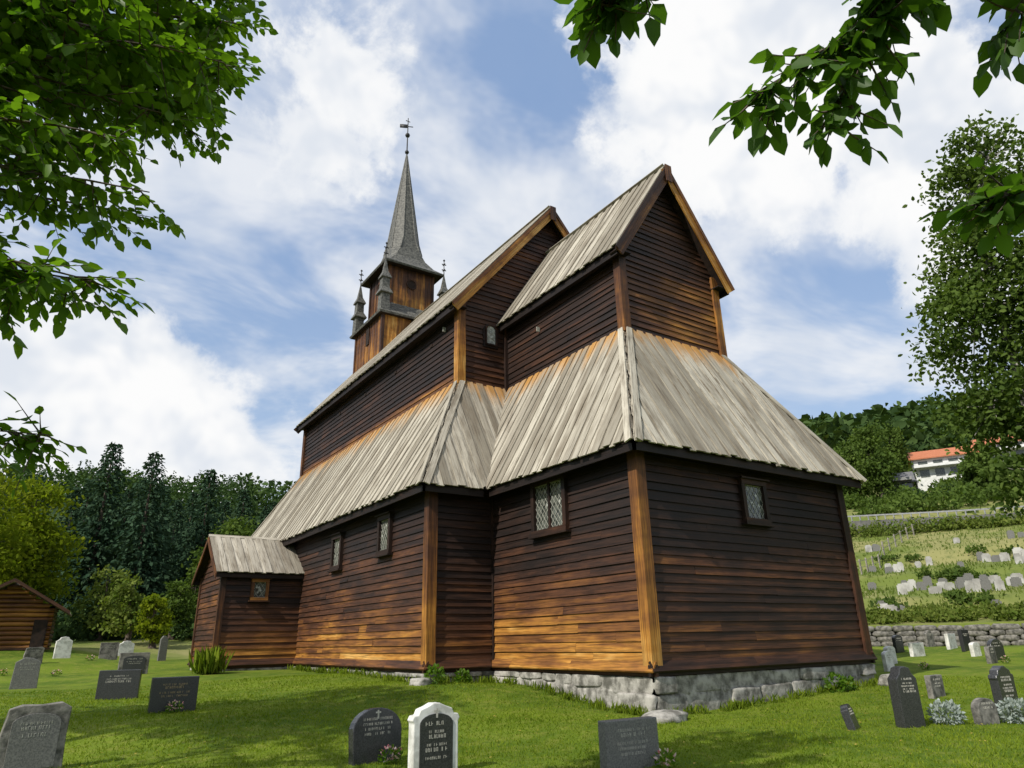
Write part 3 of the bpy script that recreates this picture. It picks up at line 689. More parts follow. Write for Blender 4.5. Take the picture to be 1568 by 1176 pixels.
# ------------------------------------------------------------------ foliage builders
def clump(name,center,R,n,size,mat,tz=None,parent=None,up=.3,shell=.35):
    P=rng.normal(size=(n,3));P=nrm(P)*(rng.uniform(shell,1,size=(n,1))**.6)*np.array(R)
    D=nrm(P)+rng.normal(size=(n,3))*.6+np.array([0,0,up])
    vs,fs,tc=leaf_arrays(P+np.array(center),D,rng.uniform(.7,1.3,n)*size,rng.uniform(0,1,n) if tz is None else np.full(n,tz))
    return np_mesh(name,vs,fs,tc,mat,parent)
def tree(name,base,height,r0,blobs,nleaf,size,mat,lean=(0,0),bark=M_bark,cl=45,csf=.26):
    e=empty(name,(0,0,0));bx,by=base;z0=gz(bx,by)-.1
    mb=MB();pts=[];rad=[]
    for k in range(9):
        t=k/8;pts.append((bx+lean[0]*t+math.sin(t*5+bx)*.12,by+lean[1]*t+math.cos(t*4+by)*.12,z0+height*t));rad.append(r0*(1-.85*t)*(1.35 if k==0 else 1))
    mb.tube(pts,rad,9)
    allv=[];allf=[];allt=[];off=0
    tot=sum(bl[1][0]*bl[1][1]*bl[1][2] for bl in blobs)
    for (cc,RR_) in blobs:
        cc=np.array(cc,float);RR_=np.array(RR_,float)
        zt_=max(z0+height*.25,min(z0+height*.95,cc[2]-RR_[2]*.6-.3));t=(zt_-z0)/height
        s=V((bx+lean[0]*t,by+lean[1]*t,zt_));mid=(s+V(cc))/2+V((0,0,-.2));mb.tube([s,mid,V(cc)],[r0*.35,r0*.2,r0*.06],6)
        nb=int(nleaf*RR_[0]*RR_[1]*RR_[2]/tot)
        ncl=max(6,nb//cl)
        C_=nrm(rng.normal(size=(ncl,3)))*(rng.uniform(.15,1,size=(ncl,1))**.5)*RR_+cc
        for q in C_[:14]:
            mb.tube([V(cc),(V(cc)+V(q))/2+V((0,0,.05)),V(q)],[r0*.1,r0*.06,.01],4)
        cs=float(RR_.mean())*csf
        idx=rng.integers(0,ncl,nb);P=C_[idx]+rng.normal(size=(nb,3))*cs*np.array([1,1,.6])
        D=rng.normal(size=(nb,3))+np.array([0,0,-.3])
        tz=np.clip(rng.uniform(0,1,ncl)[idx],0,1)
        vs,fs,tc=leaf_arrays(P,D,rng.uniform(.7,1.3,nb)*size,tz);allv.append(vs);allf.append(fs+off);allt.append(tc);off+=len(vs)
    mb.build('trunk_and_limbs',bark,e,True)
    np_mesh('leaves',np.vstack(allv),np.vstack(allf),np.vstack(allt),mat,e);return e

def limb_tree(name,base,height,r0,limbs,mat,size,seed_twigs=16,leaves_per=13,tw_len=.6,spread=1.,start=.35,droop=-.25):
    e=empty(name);bx,by=base;z0=gz(bx,by)-.1;mb=MB()
    pts=[(bx+math.sin(k*.8)*.1,by+math.cos(k*.9)*.1,z0+height*k/8) for k in range(9)];mb.tube(pts,[r0*(1.4 if k==0 else 1)*(1-.8*k/8) for k in range(9)],12)
    Ps=[];Ds=[];Ls=[];Tz=[]
    for lm in limbs:
        ctrl=[V(p) for p in lm[0]];den=lm[1] if len(lm)>1 else 1.;st=lm[2] if len(lm)>2 else start
        seg=[(ctrl[k+1]-ctrl[k]).length for k in range(len(ctrl)-1)];L=sum(seg)
        def at(s):
            for k,sg in enumerate(seg):
                if s<=sg or k==len(seg)-1: return ctrl[k].lerp(ctrl[k+1],min(1,s/sg)),(ctrl[k+1]-ctrl[k]).normalized()
                s-=sg
        path=[at(L*k/10)[0]+V((random.uniform(-1,1),random.uniform(-1,1),random.uniform(-1,1)))*.03*L*.3*(0 if k in(0,10) else 1) for k in range(11)]
        rb=lm[3] if len(lm)>3 else r0*.28
        mb.tube(path,[rb*(1-.88*k/10) for k in range(11)],6)
        nt_=int(seed_twigs*L*den)
        for q in range(nt_):
            t=random.uniform(st,1);k=min(9,int(t*10));p=path[k].lerp(path[k+1],t*10-k);dr=(path[k+1]-path[k]).normalized()
            dirv=(dr*random.uniform(.1,1)+V((random.gauss(0,1),random.gauss(0,1),random.gauss(0,.7)+droop))*.75*spread).normalized()
            tl=tw_len*random.uniform(.4,1.15)*(1.1-.4*t)
            tp=[p,p+dirv*tl*.5+V((0,0,-.02)),p+dirv*tl+V((0,0,-.12*tl))]
            mb.tube(tp,[.007,.004,.002],3)
            sd=dirv.cross(V((0,0,1))).normalized() if abs(dirv.z)<.95 else V((1,0,0))
            nl=max(3,int(leaves_per*tl/tw_len))
            tzv=random.random()
            for m_ in range(nl):
                s=(m_+.6)/nl;pp=tp[0].lerp(tp[1],s*2) if s<.5 else tp[1].lerp(tp[2],s*2-1)
                sg=1 if m_%2 else -1
                dd=(dirv*.55+sd*sg*.8+V((random.gauss(0,.25),random.gauss(0,.25),random.gauss(0,.2)-.35)))
                if m_==nl-1: dd=dirv+V((0,0,-.3))
                Ps.append(tuple(pp));Ds.append(tuple(dd));Ls.append(size*random.uniform(.6,1.2));Tz.append(tzv)
    mb.build('trunk_and_branches',M_bark,e,True)
    vs,fs,tc=leaf_arrays(np.array(Ps),np.array(Ds),np.array(Ls),np.array(Tz),.33,.45)
    np_mesh('leaves',vs,fs,tc,mat,e);return e
# left tree: trunk stands outside the frame, crown hangs into the view
limbs=[]
for k in range(66):
    el=random.uniform(23.5,60);edge=float(np.interp(el,[22,29,34,40,47,60],[-2,2.2,2.8,6.4,7.2,7.5]))
    az_=edge if k%3==0 else random.uniform(-12,edge)
    r=random.uniform(4.2,6.6);
    t=V((-10.4+r*math.sin(math.radians(az_)),-10.6+r*math.cos(math.radians(az_)),.72+r*math.tan(math.radians(el))))
    if t.z>9: continue
    s=V((-13.6,-5.2,min(t.z-.3,2.8+random.uniform(0,4))));mid=s.lerp(t,.5)+V((0,random.uniform(-.3,.3),.3))
    limbs.append(([s,mid,t],.9,.55,.035))
for k in range(9):
    th=random.uniform(0,2*math.pi);r=random.uniform(1.5,3)
    s=V((-13.6,-5.2,3+random.uniform(0,2)));t=V((-14.2+r*math.cos(th),-1.6+r*1.3*math.sin(th),random.uniform(4.5,6.5)))
    if t.x>-11.9: t.x=-11.9
    limbs.append(([s,s.lerp(t,.5)+V((0,0,.3)),t],.6,.35,.05))
limb_tree('linden_tree',(-13.6,-5.2),7.5,.28,limbs,M_leafA,.105,13,13,.5)
limb_tree('linden_tree',(-14.8,-1.0),5.5,.2,[([(-14.8,-1,2.0),(-12.2,-4.5,2.2),(-10.45,-5.5,2.0)],1.5,.68,.025),([(-14.8,-1,2.2),(-12.6,-3.5,2.3),(-10.9,-5.2,2.05)],1.5,.65,.025),([(-14.8,-1,3.5),(-13,-2,6),(-12.4,-.5,7)],1.6,.2,.05),([(-14.8,-1,3.5),(-14,0,6),(-13.5,1.5,7)],1.6,.2,.05),([(-14.8,-1,3.5),(-15,-2,6),(-15.5,-1.5,7.5)],1,.2,.05)],M_leafA,.10,9,10,.5)
# a further churchyard tree to the south, outside the frame, that shades the lawn
tree('linden_tree',(-18.0,1.5),11,.3,[((-18,1.5,11.5),(2.0,2.0,1.6)),((-17,0.6,9.4),(1.7,1.8,1.2)),((-19,3,9.4),(2.0,2.0,1.3)),((-17.4,3.2,7.6),(1.5,1.6,1.0))],6500,.24,M_leafA,cl=70,csf=.2)
S0=(-6.0,-12.8,4.2)
limb_tree('elm_tree',(-6.0,-12.8),9,.25,[
 ([S0,(-7.6,-10.9,3.9),(-8.09,-9.88,3.09),(-8.12,-9.72,2.8),(-8.22,-9.55,2.50)],1.7,.66,.016),
 ([S0,(-7.7,-10.7,3.9),(-8.10,-9.78,2.95),(-8.3,-9.55,2.72),(-8.44,-9.43,2.62)],1.6,.72,.012),
 ([S0,(-7.9,-10.6,4.1),(-8.85,-9.3,3.26),(-8.98,-9.19,2.96)],1.2,.87,.012),
 ([S0,(-7.2,-11,3.7),(-7.70,-10.1,3.0),(-7.76,-10.0,2.78)],1.8,.70,.016),
 ([S0,(-7.2,-11,3.9),(-7.95,-10.1,3.25),(-8.0,-9.95,3.1)],1.6,.74,.016),
 ([S0,(-7.6,-11,4.1),(-8.3,-10.0,3.45),(-8.4,-9.85,3.2)],1.3,.80,.014),
 ([S0,(-6.6,-11.2,3.0),(-7.42,-9.99,2.34),(-7.64,-9.79,2.25)],1.2,.82,.014),
 ([(-6,-12.8,6),(-6,-11,7.6),(-6.2,-9.4,8.4)],1.6,.3,.05),([(-6,-12.8,6.5),(-5.4,-10.8,8.6),(-5.4,-9.2,9.4)],1.6,.3,.05),([(-6,-12.8,5.6),(-7.2,-10.6,7.6),(-7.6,-9.0,8.6)],1.6,.3,.05),([(-6,-12.8,7),(-5,-12,9),(-4.2,-10.6,10)],1.6,.3,.05),([S0,(-6.5,-14,6),(-7,-15,7)],1,.3,.05)],
 M_leafB,.095,12,8,.28,.8)
# tall birch beyond the church's right corner
bc=(15.2,-2.5);lf=(-.29,.956)
def bb(z,s,r,rz): return ((bc[0]+lf[0]*s,bc[1]+lf[1]*s,z),(r,r,rz))
tree('birch_tree',bc,16.5,.28,[bb(16.6,-.8,1.4,1.6),bb(15,-.1,1.7,1.5),bb(14.6,-2.4,2.0,1.8),bb(12.4,.4,1.9,1.5),bb(12.4,-2.4,2.3,1.9),bb(10.2,1.0,2.0,1.5),bb(10,-2,2.6,2.),bb(7.6,1.0,1.9,1.4),bb(7,-2.,2.5,1.8),bb(5.0,.2,1.7,1.2),bb(4.2,-2.4,2.2,1.4),bb(2.4,-.9,1.4,1.0)],42000,.19,M_leafC,bark=M_birch,cl=80,csf=.2)

# ------------------------------------------------------------------ spruces & background trees
def spruce_mesh(name,Hh=14.,Rw=2.6,seed=1):
    r_=np.random.default_rng(seed);P=[];D=[];L=[];T=[]
    z=.6
    while z<Hh-.1:
        t=z/Hh;R=Rw*(1-t)**.8*r_.uniform(.8,1.2)+.15;nb=int(8+7*(1-t));a0=r_.uniform(0,6)
        for k in range(nb):
            az_=a0+k*2*math.pi/nb+r_.uniform(-.2,.2);rr=R*r_.uniform(.7,1.15);tz=r_.uniform(0,1)*.6+.4*t
            m_=max(3,int(rr/.3))
            for q in range(m_):
                s=(q+1)/m_;droop=-.35*rr*s**1.5+.18*rr*max(0,s-.7)
                p=(rr*s*math.cos(az_),rr*s*math.sin(az_),z+droop)
                for w_ in range(2):
                    P.append((p[0]+r_.normal()*.08,p[1]+r_.normal()*.08,p[2]+r_.normal()*.06));dv=(math.cos(az_)*.7+r_.normal()*.55,math.sin(az_)*.7+r_.normal()*.55,-.55+r_.normal()*.3);D.append(dv);L.append(.55*r_.uniform(.6,1.2)*(1-.45*t));T.append(tz*(.2+.8*s)*1.3)
        z+=.40*(1-.35*t)
    vs,fs,tc=leaf_arrays(np.array(P),np.array(D),np.array(L),np.array(T),.26)
    return np_mesh(name,vs,fs,tc,M_spruce,None,do_link=False)
SM=[spruce_mesh('spruce_mesh_%d'%k,14,2.9,k+3) for k in range(3)]
TM=MB();TM.tube([(0,0,-1),(0,0,7),(0,0,13.8)],[.22,.14,.02],7)
tob=TM.build('tmp',M_bark);TMe=tob.data;bpy.data.objects.remove(tob)
def spruce(x,y,h):
    e=empty('spruce_tree',(x,y,gz(x,y)-.1));e.scale=(h/14,h/14,h/14);e.rotation_euler=(0,0,random.uniform(0,6))
    link(bpy.data.objects.new('needles',random.choice(SM)),e);link(bpy.data.objects.new('trunk',TMe),e)
def polar(azd,r): return -10.4+r*math.sin(math.radians(azd)),-10.6+r*math.cos(math.radians(azd))
for azd,r,h in ((3.2,60,14.8),(6.0,57,13.6),(4.7,67,12.5),(10.0,60,13.2),(12.6,70,13.4),(1.4,70,13.0),(8.0,72,12.4),(14.3,68,11.5),(15.8,74,12.6),(-.8,66,13),(11.3,78,13.0),(5.2,78,14.5),(13.4,62,9.5),(6.9,66,12.8),(9.0,82,14),(2.2,80,15),(14.8,84,13.5),(-2.5,70,13),(17.2,76,12)):
    x,y=polar(azd,r);spruce(x,y,h)
def dtree(name,azd,r,h,w,n,size,mat,tr=.18):
    x,y=polar(azd,r);z=gz(x,y)
    bl=[((x,y,z+h*.78),(w*.55,w*.55,h*.2)),((x-w*.3,y,z+h*.55),(w*.6,w*.6,h*.2)),((x+w*.35,y+.2,z+h*.5),(w*.6,w*.6,h*.2)),((x,y-.2,z+h*.3),(w*.7,w*.7,h*.2))]
    return tree(name,(x,y),h*.85,tr,bl,n,size,mat)
dtree('yellow_green_tree',-.8,50,9.6,3.0,8000,.26,M_leafY)
dtree('yellow_green_tree',-4.2,46,10.0,3.2,6000,.24,M_leafY)
dtree('ash_tree',12.4,56,8.6,2.6,5000,.32,M_leafC);dtree('ash_tree',15.2,60,9.5,2.4,4500,.32,M_leafC)
dtree('ash_tree',10.6,50,5.6,1.8,3000,.28,M_leafC)
dtree('young_rowan_tree',6.0,44,3.6,1.6,2600,.2,M_shrub);dtree('young_rowan_tree',7.6,42,3.0,.9,2000,.18,M_leafY);dtree('young_rowan_tree',4.4,48,4.2,1.6,2600,.2,M_shrub);dtree('young_rowan_tree',8.9,47,3.6,1.2,2000,.2,M_leafC)
dtree('birch_tree',57.6,75,7,2.4,4000,.28,M_leafC)
for azd,r,h in ((62.2,118,13),(60.8,124,12),(63.4,126,12),(59.4,120,10),(68.6,112,7)): dtree('birch_tree',azd,r,h,3.4,4000,.5,M_leafC)
def mass(name,azr,rr,n,mat,hh=(9,14),conif=.6,q=70,seed=5,fat=1.):
    r_=np.random.default_rng(seed);azs=r_.uniform(*azr,n);rs=np.sqrt(r_.uniform(rr[0]**2,rr[1]**2,n))
    xs_=-10.4+rs*np.sin(np.radians(azs));ys_=-10.6+rs*np.cos(np.radians(azs));zs_=G(xs_,ys_)
    Hs=r_.uniform(*hh,n);isC=r_.uniform(0,1,n)<conif
    t=r_.uniform(0.05,1,(n,q))**.8;ang=r_.uniform(0,2*np.pi,(n,q))
    Rc=(1-t)*.22*fat*Hs[:,None]+.15;Rd=np.sqrt(np.clip(1-(2*t-1.05)**2,0.02,1))*.27*Hs[:,None]
    R_=np.where(isC[:,None],Rc,Rd)*np.sqrt(r_.uniform(.4,1,(n,q)))
    P=np.stack([xs_[:,None]+R_*np.cos(ang),ys_[:,None]+R_*np.sin(ang),zs_[:,None]+t*Hs[:,None]],-1).reshape(-1,3)
    D=np.stack([np.cos(ang),np.sin(ang),np.where(isC[:,None],-.6,.2)*np.ones_like(ang)],-1).reshape(-1,3)+r_.normal(size=(n*q,3))*.5
    sz=(np.where(isC[:,None],.11,.14)*Hs[:,None]*r_.uniform(.7,1.3,(n,q))*(1.15-.6*np.where(isC[:,None],t,0))).ravel()
    tz=np.repeat(np.where(isC,r_.uniform(0,.35,n),r_.uniform(.4,1.4,n)),q)
    vs,fs,tc=leaf_arrays(P,D,sz,tz,.32);return np_mesh(name,vs,fs,tc,mat)
mass('distant_forest',(50,84),(150,380),1600,M_forest,(9,15),.6,55,5)
mass('distant_forest',(-8,24),(84,150),330,M_spruce,(8,11),.85,110,6)
mass('distant_forest',(-8,30),(300,430),1000,M_forest,(12,18),.9,30,8,1.3)
def shrubs(name,lst,mat,size=.2,dens=220):
    vsA=[];fsA=[];tA=[];of=0
    for x,y,r,h in lst:
        n=int(dens*max(.4,r));P=nrm(rng.normal(size=(n,3)))*(rng.uniform(.2,1,(n,1))**.6);P[:,2]=np.abs(P[:,2]);P=P*np.array([r,r,h])+np.array([x,y,gz(x,y)])
        vs,fs,tc=leaf_arrays(P,rng.normal(size=(n,3))+np.array([0,0,.7]),rng.uniform(.6,1.3,n)*size,rng.uniform(0,1,n)*.5+random.random()*.5);vsA.append(vs);fsA.append(fs+of);tA.append(tc);of+=len(vs)
    return np_mesh(name,np.vstack(vsA),np.vstack(fsA),np.vstack(tA),mat)
L_=[]
for k in range(90):
    x,y=polar(random.uniform(54,74),random.uniform(38.6,43));L_.append((x,y,random.uniform(.4,1.1),random.uniform(.15,.6)))
shrubs('wall_top_shrubs',L_,M_shrub,.2,180)
L_=[]
for k in range(40):
    x,y=polar(random.uniform(54,76),random.choice((44.8,54.8,65.8,random.uniform(88,112)))+random.uniform(-.6,.6));L_.append((x,y,random.uniform(.3,1.1),random.uniform(.2,.7)))
shrubs('hillside_shrubs',L_,M_leafC,.26,150)
ng_=9000;aa=rng.uniform(53,76,ng_);rr=rng.uniform(40,84,ng_);gx=-10.4+rr*np.sin(np.radians(aa));gy=-10.6+rr*np.cos(np.radians(aa))
vs,fs,tc=leaf_arrays(np.stack([gx,gy,G(gx,gy)-.05],1),rng.normal(size=(ng_,3))*.35+np.array([0,0,1.]),rng.uniform(.12,.32,ng_),.3+.3*np.sin(gx*.5)*np.sin(gy*.6),.14);np_mesh('rough_grass',vs,fs,tc,M_shrub)
L_=[]
for k in range(90):
    x,y=polar(random.uniform(52,80),random.uniform(94,145));L_.append((x,y,random.uniform(1.2,3.0),random.uniform(1.,3.0)))
shrubs('garden_bushes',L_,M_leafC,.5,130)
L_=[]
for k in range(50):
    x,y=polar(random.uniform(-3,14),random.uniform(46,60));L_.append((x,y,random.uniform(.8,1.8),random.uniform(.7,2.2)))
shrubs('undergrowth',L_,M_forest,.3,200)
items=[]
for row in range(4):
    azd=53.+row*.3
    while azd<80:
        w=random.uniform(.5,1.1);x,y=polar(azd+math.degrees(w/76),37.9)
        items.append(((x,y,gz(*polar(azd,37))+.02+row*.22+.06),(w/2,.25,.14),-math.radians(azd),.42,.08));azd+=math.degrees(w/38)
rocks('stone_retaining_wall',items,M_grough,None,False)
gm=MB();gm2=MB()
for row,nn in ((43,9),(47.5,11),(50,10),(53,12),(57.5,12),(61,10),(64,9),(69,8)):
    for k in range(nn):
        x,y=polar(random.uniform(59.5,74),row+random.uniform(-.8,.8));z=gz(x,y);w=random.uniform(.4,.7);h=random.uniform(.5,.85)
        t=gm if random.random()<.55 else gm2
        t.box((x,y,z-.1),(w*.5,-w*.8,0),(.11,.07,0),(0,0,h*.85));t.box((x+w*.075,y-w*.12,z+h*.85-.1),(w*.35,-w*.56,0),(.11,.07,0),(0,0,h*.12))
gm.build('distant_gravestones',simple('pale_granite',(.26,.25,.23),(.50,.49,.46),1,.7));gm2.build('distant_gravestones',M_ggrey)
fb=MB();prev=None
for k in range(16):
    x,y=polar(58.2+k*.42,50+k*2.1);z=gz(x,y);fb.beam((x,y,z-.2),(x,y,z+1.1),.09,.09,(1,0,0))
    if prev:
        for h_ in (.5,.95): fb.beam((prev[0],prev[1],prev[2]+h_),(x,y,z+h_),.02,.03)
    prev=(x,y,z)
fb.build('pasture_fence',simple('fence_wood',(.20,.18,.15),(.34,.31,.27),4,.9))
M_asph=simple('asphalt',(.10,.10,.095),(.17,.165,.15),3,.9);M_metal=simple('galvanised_steel',(.22,.23,.23),(.32,.32,.32),5,.5)
rb=MB();gr=MB();prev=None
for k in range(60):
    azd=50+k*.55;p=[polar(azd,r) for r in (81.,86.)];z=gz(*polar(azd,86))-.15
    pts=[(p[0][0],p[0][1],z),(p[1][0],p[1][1],z)]
    if prev:
        rb.add([prev[0],prev[1],pts[1],pts[0]],[(0,1,2,3)],[(0,0,0)]*4)
        rb.add([prev[0],pts[0],(pts[0][0],pts[0][1],z-1.6),(prev[0][0],prev[0][1],z-1.6)],[(0,1,2,3)],[(0,0,0)]*4)
        A_=V(prev[0])+V((0,0,.5));B_=V(pts[0])+V((0,0,.5));gr.beam(A_,B_,.06,.14)
        gr.beam(V(pts[0]),V(pts[0])+V((0,0,.5)),.1,.1,(1,0,0))
    prev=pts
rb.build('road',M_asph);gr.build('guard_rail',M_metal)
L_=[]
for k in range(130):
    x,y=polar(random.uniform(52,80),random.uniform(78.5,80.6));L_.append((x,y,random.uniform(.5,1.4),random.uniform(.7,1.6)))
shrubs('roadside_bushes',L_,M_shrub,.28,110)
M_white=simple('white_paint',(.58,.58,.56),(.70,.70,.68),3,.7);M_tile=simple('orange_roof_tiles',(.36,.12,.055),(.46,.17,.085),4,.8);M_groof=simple('grey_roof',(.10,.10,.11),(.18,.18,.18),4,.8)
def house(azd,r,w,dp,hw,hr,mw,mr,rot,name='white_house'):
    x,y=polar(azd,r);z=gz(x,y);e=empty(name,(x,y,z));e.rotation_euler=(0,0,rot)
    mb=MB();mb.box((-w/2,-dp/2,-2),(w,0,0),(0,dp,0),(0,0,hw+2));mb.add([(-w/2,-dp/2,hw),(-w/2,dp/2,hw),(-w/2,0,hw+hr-.1)],[(0,1,2)],[(0,0,0)]*3);mb.add([(w/2,-dp/2,hw),(w/2,dp/2,hw),(w/2,0,hw+hr-.1)],[(0,1,2)],[(0,0,0)]*3);mb.build('walls',mw,e)
    rf=MB()
    for s in (-1,1):
        rf.box((-w/2-.5,s*(dp/2+.6),hw-.25),(w+1,0,0),(0,-s*(dp/2+.6),hr+.25),(0,0,.18))
    rf.build('roof',mr,e)
    wn=MB();k=-w/2+.7
    while k<w/2-1.4: 
        wn.box((k,-dp/2-.03,.9),(1.3,0,0),(0,.02,0),(0,0,1.2))
        if hw>3.4: wn.box((k,-dp/2-.03,2.75),(1.3,0,0),(0,.02,0),(0,0,.7))
        k+=2.1
    wn.build('windows',M_glass,e)
    bl=MB();bl.box((-w/2,-dp/2-1.3,2.3),(w,0,0),(0,1.25,0),(0,0,.12));bl.box((-w/2,-dp/2-1.3,2.42),(w,0,0),(0,.06,0),(0,0,.3));bl.build('balcony',mw,e)
house(66.6,130,9.5,6,4.0,1.6,M_white,M_tile,math.radians(-62));house(63.2,122,4.2,4,2.3,1.6,simple('grey_boards',(.2,.2,.2),(.3,.3,.28)),M_groof,math.radians(-60),'grey_shed')
house(70.4,142,9,7,3.8,1.6,M_white,M_tile,math.radians(-66));house(60.2,150,7,7,2.6,2.0,M_white,M_tile,math.radians(-50))
L_=[]
for k in range(26):
    x,y=polar(random.uniform(63,72),random.uniform(110,119));L_.append((x,y,random.uniform(1.,1.9),random.uniform(1.0,2.0)))
shrubs('hedge_below_house',L_,M_forest,.4,160)

# log cabin on the left
hx,hy=-11.0,26.6;hz=gz(hx,hy)
cab=empty('log_cabin',(hx,hy,hz));cab.rotation_euler=(0,0,math.radians(-4));cab.scale=(1.,1.,.88)
lg=MB()
for k in range(9):
    z=.12+k*.21;lg.tube([(-1.6,0,z),(1.6,0,z)],[.11,.11],8,.66);lg.tube([(1.5,-.15,z+.1),(1.5,3.2,z+.1)],[.11,.11],8,.4);lg.tube([(-1.5,-.15,z+.1),(-1.5,3.2,z+.1)],[.11,.11],8,.4)
for k in range(5):
    z=.12+(9+k)*.21;hwid=1.6*(1-(k+.7)/5.6);lg.tube([(-hwid,0,z),(hwid,0,z)],[.11,.11],8,.62)
lg.build('log_walls',M_wall,cab,True)
rf=MB()
for s in (-1,1):
    planks(rf,[(s*2.15,-.6,1.65),(s*2.15,3.6,1.65),(0,3.6,3.1),(0,-.6,3.1)],(-s*2.15,0,1.45),(s*1.45,0,2.15),.2,.03,.02,0,.3)
rf.build('roof_planks',M_roof,cab)
pp=MB();
for s in (-1,1): pp.box((s*2.2,-.62,1.58),(-s*2.2,0,1.5),(0,0,.16),(0,-.04,0),.3)
pp.box((-1.7,-.1,0),(3.4,0,0),(0,.2,0),(0,0,.1),.3);pp.build('barge_boards',M_wall,cab)
dd=MB();dd.box((.95,-.14,0),(.5,0,0),(0,.03,0),(0,0,1.35));dd.build('door',M_dark,cab)

# ------------------------------------------------------------------ grass blades
n=190000
aa=np.radians(rng.uniform(-8,76,n));rr=4.2+19*rng.uniform(0,1,n)**1.35
gx=-10.4+rr*np.sin(aa);gy=-10.6+rr*np.cos(aa)
ok=~(((gx>-.12)&(gy>-.12)&(gx<W+.15))|((gx>xs-.15)&(gy>Dc-.15)))
ok&=~((gx>px-.1)&(gy>y1-.1)&(gx<0))
gx,gy,rr=gx[ok],gy[ok],rr[ok];n=len(gx);gzv=G(gx,gy)
h=rng.uniform(.02,.05,n)*(1+.35*np.sin(gx*1.7)*np.sin(gy*2.1))
w=rng.uniform(.004,.007,n)*(1+rr*.06)
th=rng.uniform(0,2*np.pi,n);lean=rng.normal(0,.6,(n,2))*h[:,None]
p0=np.stack([gx-np.cos(th)*w,gy-np.sin(th)*w,gzv-.005],1);p1=np.stack([gx+np.cos(th)*w,gy+np.sin(th)*w,gzv-.005],1);p2=np.stack([gx+lean[:,0],gy+lean[:,1],gzv+h],1)
vs=np.stack([p0,p1,p2],1).reshape(-1,3);fs=np.arange(3*n).reshape(-1,3)
tc=np.zeros((n,3,3));pat=np.sin(gx*.9+np.sin(gy*.7)*2)*np.sin(gy*1.1+1)*.6+np.sin(gx*3.1+np.sin(gy*2.3)*1.7)*np.sin(gy*2.9)*.4
tc[:,:,2]=(.5+.6*pat)[:,None]
np_mesh('lawn_grass',vs,fs,tc.reshape(-1,3),M_blade)
nf=420;aa=np.radians(rng.uniform(-6,74,nf));rr=5+13*rng.uniform(0,1,nf);gx=-10.4+rr*np.sin(aa);gy=-10.6+rr*np.cos(aa)
ok=~(((gx>-.2)&(gy>-.2))|((gx>xs-.2)&(gy>Dc-.2)));gx=gx[ok];gy=gy[ok];nf=len(gx)
vs,fs,tc=leaf_arrays(np.stack([gx,gy,G(gx,gy)+.035],1),rng.normal(size=(nf,3))*np.array([1,1,.15]),rng.uniform(.03,.06,nf),rng.uniform(0,1,nf),.35,.9)
np_mesh('fallen_leaves',vs,fs,tc,leafmat('dry_leaves',(.32,.24,.05),(.42,.36,.10),.2,.7))
def tuft(name,x,y,r,h,n,mat=M_blade):
    P=np.stack([x+rng.normal(0,r,n),y+rng.normal(0,r,n),np.full(n,gz(x,y))],1);D=rng.normal(size=(n,3))*.25+np.array([0,0,1.]);
    vs,fs,tc=leaf_arrays(P,D,rng.uniform(.5,1,n)*h,rng.uniform(0,1,n),.04);return np_mesh(name,vs,fs,tc,mat)
tuft('iris_plant',-5.25,14.6,.2,.9,200)
allp=[]
for (p,q,nv,m_) in (((0,0),(W,0),(0,-1),50),((0,0),(0,Dc),(-1,0),40),((xs,Dc),(xs,16),(-1,0),60),((xs,Dc),(0,Dc),(0,-1),20)):
    for k in range(m_):
        t=random.random();allp.append((p[0]+(q[0]-p[0])*t+nv[0]*random.uniform(.14,.35),p[1]+(q[1]-p[1])*t+nv[1]*random.uniform(.14,.35)))
Pn=[];Hn=[]
for x,y in allp:
    m_=random.randint(8,26)
    for k in range(m_):
        xx,yy_=x+random.gauss(0,.07),y+random.gauss(0,.07);Pn.append((xx,yy_,gz(xx,yy_)));Hn.append(random.uniform(.06,.22))
Pn=np.array(Pn);vs,fs,tc=leaf_arrays(Pn,rng.normal(size=(len(Pn),3))*.35+np.array([0,0,1.]),np.array(Hn),rng.uniform(0,1,len(Pn)),.06);np_mesh('wall_weeds',vs,fs,tc,M_blade)
for x,y,s in ((5.2,-.45,.22),(-2.05,5.2,.22),(-1.2,5.35,.16),(5.6,-.5,.16)):
    clump('nettle_plant',(x,y,gz(x,y)+s*.8),(s,s,s),160,.09,M_leafA)
for x,y,s in ((2.55,-4.1,.24),(3.5,-4.75,.26)):
    clump('silver_shrub',(x,y,gz(x,y)+s*.6),(s,s,s*.8),500,.07,M_silver)
for x,y in ((-7.72,5.05),(-6.0,-1.05),(-3.45,-3.6),(-9.2,19.1),(-8.0,22.8),(12,1),(15.6,.3),(-10.7,19.6)):
    z=gz(x,y);clump('grave_flowers',(x,y,z+.09),(.16,.12,.10),110,.05,M_leafA);clump('grave_flowers',(x,y,z+.13),(.15,.11,.09),40,.045,M_flower)

